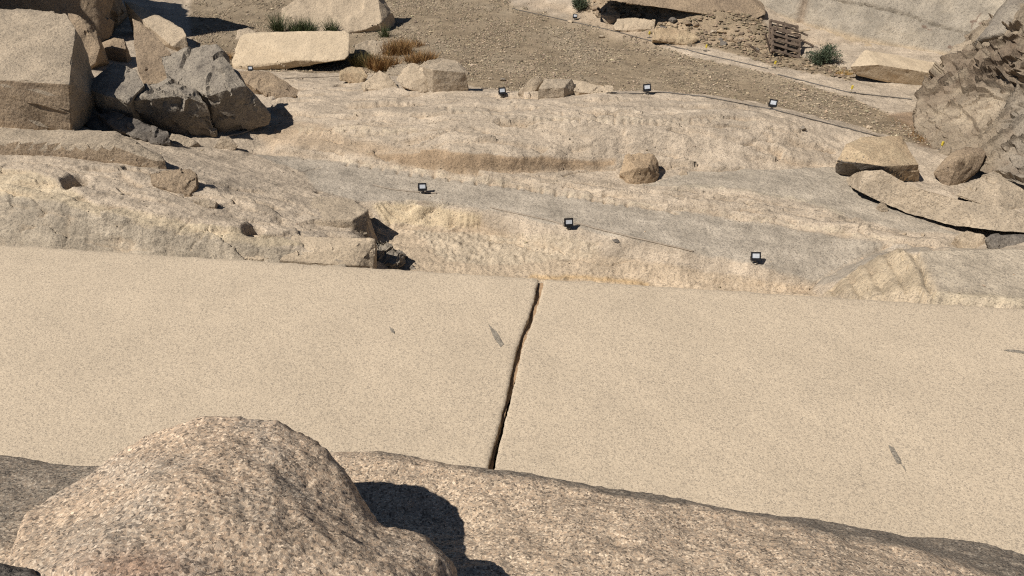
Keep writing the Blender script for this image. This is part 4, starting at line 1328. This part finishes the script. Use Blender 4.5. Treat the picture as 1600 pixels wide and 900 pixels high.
# ------------------------------------------------------------------ gravel, pebbles, rubble
OCT_V = np.array([(1, 0, 0), (-1, 0, 0), (0, 1, 0), (0, -1, 0), (0, 0, .7), (0, 0, -.7)], float)
OCT_F = np.array([(0, 2, 4), (2, 1, 4), (1, 3, 4), (3, 0, 4), (2, 0, 5), (1, 2, 5), (3, 1, 5), (0, 3, 5)])


def stones_mesh(name, xy, r, cols, label, lift=.3, kind='stuff'):
    n = len(xy)
    z = height(xy[:, 0], xy[:, 1])
    ang = rng.uniform(0, 6.28, n)
    sc = np.stack([r * rng.uniform(.7, 1.4, n), r * rng.uniform(.6, 1.1, n), r * rng.uniform(.5, 1.0, n)], 1)
    v = OCT_V[None] * sc[:, None, :] * rng.uniform(.65, 1.25, (n, 6, 1))
    ca, sa = np.cos(ang)[:, None], np.sin(ang)[:, None]
    x = v[..., 0] * ca - v[..., 1] * sa
    y = v[..., 0] * sa + v[..., 1] * ca
    v = np.stack([x + xy[:, :1], y + xy[:, 1:2], v[..., 2] + z[:, None] + (r * lift)[:, None]], -1).reshape(-1, 3)
    f = (OCT_F[None] + 6 * np.arange(n)[:, None, None]).reshape(-1, 3)
    c = np.repeat(cols, 6, 0)
    o = link_mesh(name, v, f, M['terrace_plain'], tint=c, smooth_shade=False)
    return tag(o, label, kind=kind)


def tinted(name):
    N = Nodes(name)
    a = N.n('VertexColor', layer_name='tint').outputs[0]
    nn = N.n('TexNoise', i_Scale=60.0, i_Detail=3.0)
    N.l(N.n('NewGeometry').outputs['Position'], nn.inputs['Vector'])
    f = N.ramp(nn.outputs[0], [(0.3, grey(.75)), (0.7, grey(1.15))])
    N.l(N.mix(a, f, 1.0, 'MULTIPLY'), N.b.inputs['Base Color'])
    N.b.inputs['Roughness'].default_value = .9
    N.b.inputs['Specular IOR Level'].default_value = .2
    return N.m


M['terrace_plain'] = tinted('loose_stone')


def sample_zone(mask, n):
    w = (mask > rng.uniform(0, 1, mask.shape)).ravel()
    vis = ((GPX > -60) & (GPX < 1660) & (GPY > -40)).ravel()
    area = (TY * CELL).ravel() * (w & vis)
    idx = rng.choice(len(area), n, p=area / area.sum())
    jx = rng.uniform(-.5, .5, n) * 1.96 / NC * TY.ravel()[idx]
    jy = rng.uniform(-.5, .5, n) * CELL.ravel()[idx]
    return np.stack([TX.ravel()[idx] + jx, TY.ravel()[idx] + jy], 1)


def stone_cols(n, base, var):
    t = rng.uniform(0, 1, (n, 1))
    return np.asarray(base) * (1 - var + 1.7 * var * t ** 1.5) * (1 + rng.uniform(-.05, .05, (n, 3)))


patchy = np.clip(.5 + .8 * fbm(P0, .55, 3).reshape(flat), .08, 1) * Z_gravel
q = sample_zone(patchy, 36000)
stones_mesh('gravel', q, rng.uniform(.012, .038, len(q)) * np.where(rng.uniform(0, 1, len(q)) > .97, 1.9, 1), stone_cols(len(q), (0.400, 0.312, 0.212), .58), 'brown and cream gravel spread over the flat beyond the terrace')
edge = np.clip(1 - np.abs(GPY - 0) * 0, 0, 1) * (1 - Z_gravel) * (1 - Z_bank) * (hol * .8 + .03)
q = sample_zone(np.clip(edge, 0, 1), 5200)
stones_mesh('grit', q, rng.uniform(.007, .022, len(q)) * np.where(rng.uniform(0, 1, len(q)) > .95, 2.0, 1), stone_cols(len(q), (0.40, 0.31, 0.21), .5), 'scattered grit and chips lying in the hollows of the ledges')
q = sample_zone(Z_bank * (GPX > 900), 2600)
stones_mesh('rubble', q, rng.uniform(.03, .09, len(q)), stone_cols(len(q), (0.30, 0.225, 0.145), .45), 'small brown rubble on the bank below the huge slab')


def free_stone(px, py, r, mat, label, name='stone', group=None, seed=0, squash=.7, cat='stone'):
    g = ground(px, py)
    rr = random.Random(seed * 31 + int(px * 7 + py))
    P = []
    for k in range(13):
        a, b = rr.uniform(0, 6.28), rr.uniform(-1, 1)
        c = math.sqrt(1 - b * b)
        s_ = rr.uniform(.75, 1.1)
        P.append(Vector((c * math.cos(a) * r * s_ * 1.2, c * math.sin(a) * r * s_, b * r * squash * s_)))
    V, F = hull_mesh(P, 0, max(r * .35, .03), r * .06, int(px + py), sub_cap=400, fine=.4)
    o = link_mesh(name, V, F, M[mat], sharp=30)
    o.location = (g.x, g.y, g.z + r * squash * .35)
    return tag(o, label, cat, group)


rub = []
for k in range(46):
    t = random.random()
    px = 905 + 290 * t + random.uniform(-10, 10)
    py = 14 + 62 * t + random.uniform(-13, 9)
    rub.append((px, py))
for k, (px, py) in enumerate(rub):
    rs_, mt_ = random.uniform(.07, .17), random.choice(['brown', 'brown', 'tan', 'warm', 'darkrock'])
    free_stone(px, py, rs_, mt_, '%s %s rubble stone on the %s part of the bank under the huge slab' % ('small' if rs_ < .12 else 'larger', {'brown': 'brown', 'tan': 'greyish tan', 'warm': 'yellowish', 'darkrock': 'dark grey'}[mt_], 'left' if px < 1000 else 'middle' if px < 1100 else 'right'),
               'rubble_stone', 'rubble stones on the bank under the huge slab', k, cat='stone')
for k in range(16):
    free_stone(1255 + random.uniform(-6, 70), 99 + random.uniform(-3, 9) + k * .6, random.uniform(.045, .08), random.choice(['pale', 'tan']), 'pale stone heaped at the foot of the green bush', 'rubble_stone', 'pale stones at the foot of the green bush', k)
free_stone(963, 377, .075, 'darkrock', 'small dark stone on the grey bench below the cable', seed=3)
free_stone(1412, 366, .05, 'pale', 'left of two white pebbles on the sandy shelf at the right', seed=4)
free_stone(1441, 368, .045, 'pale', 'right of two white pebbles on the sandy shelf at the right', seed=5)
free_stone(892, 35, .11, 'pale', 'pale stone on the kerb below the dark shrub', seed=6)
free_stone(940, 59, .10, 'tan', 'lone stone at the gravel edge below the three bank rocks', seed=8)
free_stone(1358, 200, .08, 'pale', 'pale stone on the rock edge near the right end of the gravel', seed=9)
free_stone(1255, 203, .09, 'grey', 'grey stone on the worked edge below the right terrace lamp', seed=10)
free_stone(750, 122, .06, 'tan', 'left small stone beside the terrace lamp', seed=12)
free_stone(766, 124, .07, 'tan', 'middle small stone beside the terrace lamp', seed=13)
free_stone(786, 126, .09, 'grey', 'stone just behind the leftmost terrace lamp', seed=14)

# ------------------------------------------------------------------ floodlights
M['black'] = plain('black_metal', (0.018, 0.018, 0.02), .45, .3, vary=.3)
M['postmetal'] = plain('dusty_steel', (0.30, 0.26, 0.21), .6, .5)
M['conc'] = plain('mortar', (0.45, 0.39, 0.30), .95, scale=60, bump=.4)
LN = Nodes('frosted_lens')
LN.b.inputs['Base Color'].default_value = (.80, .82, .85, 1)
LN.b.inputs['Roughness'].default_value = .25
LN.b.inputs['Coat Weight'].default_value = .5
ln_n = LN.n('TexNoise', i_Scale=30.0)
LN.l(LN.n('NewGeometry').outputs['Position'], ln_n.inputs['Vector'])
LN.l(LN.ramp(ln_n.outputs[0], [(.3, (.46, .48, .50)), (.7, (.62, .63, .65))]), LN.b.inputs['Base Color'])
M['lens'] = LN.m


def box(bm, c, s, bev=0.0, mtx=None):
    r = bmesh.ops.create_cube(bm, size=1.0)
    vs = r['verts']
    for v in vs:
        v.co = Vector((v.co.x * s[0] + c[0], v.co.y * s[1] + c[1], v.co.z * s[2] + c[2]))
    if bev:
        es = list({e for v in vs for e in v.link_edges})
        rr = bmesh.ops.bevel(bm, geom=es, offset=bev, segments=1, affect='EDGES')
        vs = list({v for f in rr['faces'] for v in f.verts} | {v for v in vs if v.is_valid})
    if mtx is not None:
        for v in vs:
            v.co = mtx @ v.co
    return vs


def tube_bm(bm, path, r, n=6, cap=True):
    rings = []
    for i, p in enumerate(path):
        d = (path[min(i + 1, len(path) - 1)] - path[max(i - 1, 0)]).normalized()
        a = d.cross(Vector((0, 0, 1)))
        if a.length < 1e-3:
            a = Vector((1, 0, 0))
        a.normalize()
        b = d.cross(a)
        rad = r[i] if isinstance(r, (list, tuple)) else r
        rings.append([bm.verts.new(p + (a * math.cos(t) + b * math.sin(t)) * rad) for t in [2 * math.pi * k / n for k in range(n)]])
    for A, B in zip(rings[:-1], rings[1:]):
        for k in range(n):
            bm.faces.new([A[k], A[(k + 1) % n], B[(k + 1) % n], B[k]])
    if cap:
        bm.faces.new(rings[0])
        bm.faces.new(rings[-1])


def bm_obj(name, bm, mat, parent=None, smooth_=False):
    bmesh.ops.recalc_face_normals(bm, faces=bm.faces)
    me = bpy.data.meshes.new(name)
    bm.to_mesh(me)
    bm.free()
    me.materials.append(mat)
    if smooth_:
        me.polygons.foreach_set('use_smooth', [True] * len(me.polygons))
        me.set_sharp_from_angle(angle=math.radians(40))
    o = bpy.data.objects.new(name, me)
    C.objects.link(o)
    if parent is not None:
        o.parent = parent
    return o


def make_floodlight():
    root = empty('floodlight', (0, 0, 0))
    T = Matrix.Translation((0, -.005, .155)) @ Matrix.Rotation(math.radians(-24), 4, 'X')
    bm = bmesh.new()       # rim and back of the housing
    w, h = .18, .17
    box(bm, (0, .022, 0), (w, .03, h), .004, T)
    for x in (-1, 1):
        box(bm, (x * (w / 2 - .011), 0, 0), (.022, .024, h), .003, T)
    box(bm, (0, 0, h / 2 - .011), (w - .044, .023, .022), 0, T)
    box(bm, (0, 0, -h / 2 + .024), (w - .044, .023, .048), 0, T)
    for k in range(6):
        box(bm, (-.06 + k * .024, .046, 0), (.005, .022, h * .8), 0, T)
    hs = bm_obj('housing', bm, M['black'], root)
    bm = bmesh.new()
    box(bm, (0, .004, .015), (w - .05, .006, h - .076), 0, T)
    bm_obj('lens', bm, M['lens'], hs)
    bm = bmesh.new()
    for x in (-1, 1):
        tube_bm(bm, [T @ Vector((x * .094, .025, 0)), Vector((x * .094, .03, .06)), Vector((x * .03, .03, .045)), Vector((0, .03, .045))], .006)
    bm_obj('bracket', bm, M['black'], root)
    bm = bmesh.new()
    tube_bm(bm, [Vector((0, .03, -.06)), Vector((0, .03, .05))], .016, 8)
    bm_obj('post', bm, M['postmetal'], root)
    bm = bmesh.new()
    bmesh.ops.create_icosphere(bm, subdivisions=2, radius=1.0)
    for v in bm.verts:
        k = 1 + .22 * math.sin(v.co.x * 5 + v.co.y * 3) * math.cos(v.co.y * 4)
        v.co = Vector((v.co.x * .055 * k, v.co.y * .05 * k + .03, v.co.z * .028))
    bm_obj('mortar_foot', bm, M['conc'], root)
    return root


def copy_tree(o, parent=None):
    c = o.copy()
    C.objects.link(c)
    c.parent = parent
    for ch in list(o.children):
        copy_tree(ch, c)
    return c


fl0 = make_floodlight()
FL = [((661, 302), 6, 1.0, 'black floodlight on the grey bench, left of the three nearer lamps'),
      ((888, 357), 5, 1.0, 'black floodlight with a hard shadow, middle of the three nearer lamps'),
      ((1179, 412), -8, 1.0, 'black floodlight nearest the obelisk, low on the grey bench at right'),
      ((785, 152), 3, 1.0, 'black floodlight on the terrace edge beside the flat-faced grey block'),
      ((1011, 147), -4, 1.05, 'black floodlight alone on the middle of the terrace edge'),
      ((1205, 171), -10, 1.05, 'black floodlight on the terrace edge where the gravel narrows'),
      ((898, 31), 0, .85, 'tiny floodlight beyond the gravel in front of the dark shrub'),
      ((393, 113), 0, .8, 'tiny floodlight set against the foot of the cream block')]
for k, ((px, py), rz, sc, lab) in enumerate(FL):
    o = fl0 if k == 0 else copy_tree(fl0)
    g = ground(px, py)
    o.location = (g.x, g.y - .03, g.z + .01)
    o.rotation_euler = (math.radians(random.uniform(-9, 9)), math.radians(random.uniform(-6, 6)), math.radians(rz + random.uniform(-8, 8)))
    o.scale = (sc,) * 3
    tag(o, lab, 'floodlight', 'floodlights for the obelisk')

# ------------------------------------------------------------------ cables laid on the rock
M['cable'] = plain('dusty_cable', (0.36, 0.29, 0.215), .7, vary=.3)
M['cable_dark'] = plain('dark_cable', (0.09, 0.075, 0.06), .6, vary=.3)


def cable(pl, r, lab, mat='cable', lift=0.0):
    P = []
    for p in resample([(a, b, 0) for a, b in pl], 7):
        g = ground(p[0], p[1])
        P.append(Vector((g.x, g.y, g.z + r * .9 + lift)))
    for _ in range(3):
        P = [P[0]] + [(P[i - 1] + P[i] * 2 + P[i + 1]) / 4 for i in range(1, len(P) - 1)] + [P[-1]]
    P = [Vector((p.x, p.y, max(p.z, height(p.x, p.y)[0] + r * .7))) for p in P]
    bm = bmesh.new()
    tube_bm(bm, P, r, 6)
    o = bm_obj('cable', bm, M[mat], None, True)
    c = P[0].copy()
    o.data.transform(Matrix.Translation(-c))
    o.location = c
    return tag(o, lab, 'cable', 'lamp cables')


cable([(584, 290), (604, 295), (646, 301), (662, 302), (672, 300), (682, 303)], .016, 'short pale cable running into the left of the nearer lamps')
cable([(766, 325), (800, 333), (862, 346), (872, 347), (882, 354)], .017, 'pale cable coming from the left to the lamp with a hard shadow')
cable([(897, 350), (908, 349), (918, 355), (1000, 375), (1082, 394)], .02, 'long straight pale pipe from the middle lamp down the bench')
cable([(948, 146), (985, 147), (1011, 148), (1030, 144), (1100, 152), (1203, 171), (1290, 193), (1376, 215)], .014, 'thin dark line of cable along the edge of the gravel', 'cable_dark')
cable([(444, 124), (480, 122), (530, 120)], .014, 'pale cable between the cream block and the terrace rocks')
cable([(752, 139), (765, 136), (773, 137), (778, 145), (784, 151)], .012, 'looped pale cable at the terrace lamp by the grey block')
cable([(800, 14), (850, 25), (900, 36), (960, 49), (1010, 63), (1090, 83), (1200, 108)], .014, 'dark cable following the far pale kerb', 'cable_dark')
cable([(1215, 117), (1270, 131), (1330, 146), (1425, 156)], .014, 'dark cable along the mud at the foot of the granite beam', 'cable_dark')
cable([(355, 214), (380, 210), (410, 196), (424, 180), (425, 165)], .02, 'thick pale cable curling round the base of the grey tilted rock')

# ------------------------------------------------------------------ yellow markers
M['yellow'] = plain('yellow_paint', (0.62, 0.47, 0.05), .5, vary=.2)
M['pale_stake'] = plain('pale_stake', (0.55, 0.46, 0.30), .7)


def make_marker():
    root = empty('yellow_marker', (0, 0, 0))
    bm = bmesh.new()
    tube_bm(bm, [Vector((0, 0, -.08)), Vector((.004, 0, .12))], .013, 6)
    bm_obj('stake', bm, M['pale_stake'], root)
    bm = bmesh.new()
    box(bm, (.004, 0, .155), (.055, .045, .10), .01)
    bm_obj('head', bm, M['yellow'], root)
    bm = bmesh.new()
    bmesh.ops.create_icosphere(bm, subdivisions=2, radius=.06)
    for v in bm.verts:
        v.co.z *= .45
        v.co.x *= 1.1 + .2 * math.sin(v.co.y * 80)
    bm_obj('foot', bm, M['cable_dark'], root)
    return root


mk0 = make_marker()
for k, (px, py, lab) in enumerate([(1014, 59, 'small yellow-topped stake at the pale bank rocks'), (1102, 80, 'small yellow-topped stake on the kerb right of the bank rocks'),
                                   (1209, 106, 'small yellow-topped stake in front of the wooden pallets'), (1329, 145, 'small yellow-topped stake below the granite beam'),
                                   (1470, 234, 'small yellow-topped stake behind the pinkish tilted block')]):
    o = mk0 if k == 0 else copy_tree(mk0)
    g = ground(px, py)
    o.location = (g.x, g.y, g.z)
    o.rotation_euler = (0, random.uniform(-.12, .12), random.uniform(-.6, .6))
    tag(o, lab, 'marker', 'yellow-topped stakes')

# ------------------------------------------------------------------ stack of broken pallets and loose boards
M['wood'] = plain('weathered_wood', (0.15, 0.105, 0.072), .85, vary=.5, scale=9, bump=.4)
M['wood_pale'] = plain('pale_wood', (0.38, 0.285, 0.185), .85, vary=.4, scale=9, bump=.4)


def board(name, a, b, w, t, mat, parent=None, up=Vector((0, -.5, .85))):
    a, b = Vector(a), Vector(b)
    d = b - a
    L = d.length
    x = d / L
    z = (up - x * up.dot(x)).normalized()
    y = z.cross(x)
    R = Matrix((x, y, z)).transposed().to_4x4()
    bm = bmesh.new()
    box(bm, (0, 0, 0), (L, w, t), .004)
    for v in bm.verts:
        v.co.z += .012 * math.sin(v.co.x * 4 + a.x * 9)
    o = bm_obj(name, bm, M[mat], parent)
    o.matrix_local = Matrix.Translation((a + b) / 2) @ R
    return o


def pallet(px, py, rz, lean, lab, seed):
    random.seed(seed)
    g = ground(px, py)
    root = empty('wooden_pallet', g)
    tag(root, lab, 'pallet', 'stacked wooden pallets')
    # leans back on the bank: local x along, local "v" up the lean
    vv = Vector((0, math.cos(lean), math.sin(lean)))
    nn2 = Vector((0, -math.sin(lean), math.cos(lean)))
    for k in range(5):
        v = .06 + k * .20 + random.uniform(-.02, .02)
        c = vv * v + nn2 * .1
        e = random.uniform(-.02, .02)
        board('slat', c + Vector((-.47, 0, e)), c + Vector((.47, 0, -e)), .085, .022, 'wood' if k % 2 else 'wood', root, nn2)
    for x in (-.44, 0, .44):
        board('stringer', vv * .0 + nn2 * .045 + Vector((x, 0, 0)), vv * .95 + nn2 * .045 + Vector((x, 0, 0)), .06, .085, 'wood', root, nn2)
    for k in range(3):
        c = vv * (.1 + k * .36) - nn2 * .012
        board('slat', c + Vector((-.47, 0, 0)), c + Vector((.47, 0, 0)), .085, .02, 'wood_pale', root, nn2)
    root.rotation_euler = (0, math.radians(rz), 0)
    return root


pallet(1226, 89, 15, math.radians(36), 'front weathered pallet leaning on the bank below the huge slab', 3)
pallet(1222, 78, 12, math.radians(40), 'rear weathered pallet showing above the front pallet', 5)
random.seed(11)
for k, (a, b, ya, yb, lab) in enumerate([((1232, 52), (1266, 46), .25, .25, 'pale board lying flat across the top of the pallets'), ((1228, 40), (1262, 56), .3, .1, 'brown board slanting off the top of the pallets'),
                                 ((1196, 52), (1206, 90), .25, .15, 'dark board standing against the left end of the pallets'), ((1250, 62), (1272, 72), .15, .1, 'short board sticking out at the right end of the pallets'),
                                 ((1180, 82), (1200, 92), .1, .05, 'thin board lying in the rubble left of the pallets'), ((1170, 70), (1192, 86), .12, .08, 'grey board slanting through the rubble beside the pallets'),
                                 ((1216, 36), (1210, 52), .5, .3, 'splintered upright board at the back of the pallets')]):
    Yg = ground((a[0] + b[0]) / 2, 90 if a[0] > 1190 else max(a[1], b[1])).y + (.55 if k in (0, 1, 6) else .2)
    A, B = at_y(*a, Yg + ya * .3), at_y(*b, Yg + yb * .3)
    o = board('loose_board', A, B, .07, .025, 'wood_pale' if k in (0, 4) else 'wood')
    tag(o, lab, 'board', 'loose boards at the pallets')

# ------------------------------------------------------------------ weeds and bushes
def leafmat(name, a, b):
    N = Nodes(name)
    nn = N.n('TexNoise', i_Scale=9.0, i_Detail=3.0)
    N.l(N.n('NewGeometry').outputs['Position'], nn.inputs['Vector'])
    N.l(N.ramp(nn.outputs[0], [(.35, a), (.65, b)]), N.b.inputs['Base Color'])
    N.b.inputs['Roughness'].default_value = .7
    N.b.inputs['Specular IOR Level'].default_value = .2
    return N.m


M['green'] = leafmat('green_leaf', (0.045, 0.062, 0.025), (0.11, 0.13, 0.055))
M['sage'] = leafmat('sage_leaf', (0.055, 0.075, 0.045), (0.12, 0.145, 0.085))
M['dry'] = leafmat('dry_grass', (0.20, 0.095, 0.035), (0.37, 0.225, 0.09))
M['olive'] = leafmat('olive_grass', (0.09, 0.075, 0.03), (0.19, 0.15, 0.06))
M['straw'] = leafmat('orange_straw', (0.42, 0.23, 0.06), (0.52, 0.36, 0.15))


def tuft(px, py, n, rad, hgt, mat, lab, lean=.45, width=.006, name='grass_tuft', cat='grass', flatk=1.0):
    g = ground(px, py)
    root = empty(name, g)
    V, F = [], []
    for k in range(n):
        a = random.uniform(0, 6.28)
        r = rad * math.sqrt(random.random())
        b = Vector((r * math.cos(a), r * math.sin(a) * .6, 0))
        zz = height(g.x + b.x, g.y + b.y)[0] - g.z
        b.z = zz - .02
        h = hgt * random.uniform(.45, 1.1)
        d = Vector((random.gauss(0, lean), random.gauss(0, lean), 1 * flatk)).normalized()
        s = Vector((math.cos(a * 3), math.sin(a * 3), 0)) * width
        m = b + d * h * .55
        t = b + d * h + Vector((random.gauss(0, .2), random.gauss(0, .2), -.12)) * h * .4
        i = len(V)
        V += [b - s, b + s, m + s * .8, m - s * .8, t]
        F += [(i, i + 1, i + 2, i + 3), (i + 3, i + 2, i + 4)]
    o = link_mesh('blades', V, F, M[mat], smooth_shade=False)
    o.parent = root
    bm = bmesh.new()
    for k in range(5):
        a = random.uniform(0, 6.28)
        tube_bm(bm, [Vector((0, 0, -.03)), Vector((math.cos(a) * rad * .3, math.sin(a) * rad * .2, hgt * .5)), Vector((math.cos(a) * rad * .5, math.sin(a) * rad * .3, hgt * random.uniform(.8, 1.15)))], [.006, .004, .002], 4)
    bm_obj('stem', bm, M['olive' if mat != 'straw' else 'straw'], root)
    return tag(root, lab, cat)


def bush(px, py, rx, rz, n, mat, lab, leaf=.05):
    g = ground(px, py)
    root = empty('bush', g)
    V, F = [], []
    bm = bmesh.new()
    tips = []
    for k in range(26):
        a = random.uniform(0, 6.28)
        e = random.uniform(.25, 1.45)
        q = Vector((math.cos(a) * math.cos(e) * rx, math.sin(a) * math.cos(e) * rx * .8, math.sin(e) * rz)) * random.uniform(.7, 1.08)
        tube_bm(bm, [Vector((0, 0, -.05)), q * .5 + Vector((0, 0, rz * .08)), q], [.012, .007, .002], 4)
        tips.append(q)
    bm_obj('stem', bm, M['wood'], root)
    for k in range(n):
        q = random.choice(tips)
        p = q * random.uniform(.3, 1.05) + Vector((random.gauss(0, .055), random.gauss(0, .055), random.gauss(0, .05))) * rx * 2
        p.z = max(p.z, .02)
        d = (q.normalized() + Vector((random.gauss(0, .6), random.gauss(0, .6), random.gauss(.2, .5)))).normalized() * leaf * random.uniform(.6, 1.3)
        s = d.cross(Vector((random.gauss(0, 1), random.gauss(0, 1), random.gauss(0, 1)))).normalized() * leaf * .13
        i = len(V)
        V += [p, p + d * .5 + s, p + d, p + d * .5 - s]
        F.append((i, i + 1, i + 2, i + 3))
    o = link_mesh('foliage', V, F, M[mat], smooth_shade=False)
    o.parent = root
    return tag(root, lab, 'bush')


random.seed(21)
bush(1286, 100, .50, .52, 3600, 'sage', 'feathery green bush beside the stack of pallets', .07)
bush(905, 16, .42, .5, 2400, 'sage', 'dark green shrub cut by the top edge of the frame', .07)
tuft(436, 52, 260, .16, .85, 'green', 'tall green weeds at the left end behind the cream block')
tuft(474, 53, 700, .42, .62, 'green', 'wide clump of green weeds behind the middle of the cream block')
tuft(517, 53, 260, .17, .6, 'green', 'small green weeds at the right end behind the cream block')
tuft(602, 58, 150, .14, .5, 'green', 'green weeds in the shade under the huge rounded boulder')
tuft(566, 103, 700, .34, .5, 'olive', 'olive weeds just right of the cream block')
tuft(600, 108, 1000, .45, .55, 'dry', 'dry orange brown weeds behind the pyramid-shaped rock')
tuft(620, 84, 800, .45, .55, 'dry', 'dry brown weeds right of the half buried rounded rock')
tuft(658, 96, 800, .48, .42, 'dry', 'dry rusty weeds behind the flat-faced grey block', lean=.7)
tuft(640, 72, 420, .5, .3, 'dry', 'sparse dry weeds straggling onto the gravel beside the huge rounded boulder', lean=.8)
tuft(350, 92, 260, .3, .3, 'dry', 'brown weeds at the left end of the cream block', lean=.7)
tuft(1318, 116, 380, .22, .14, 'straw', 'patch of orange straw at the left end of the granite beam', lean=1.2)
tuft(1450, 215, 420, .5, .16, 'dry', 'low rusty dry grass where the gravel meets the cliff', lean=.9)
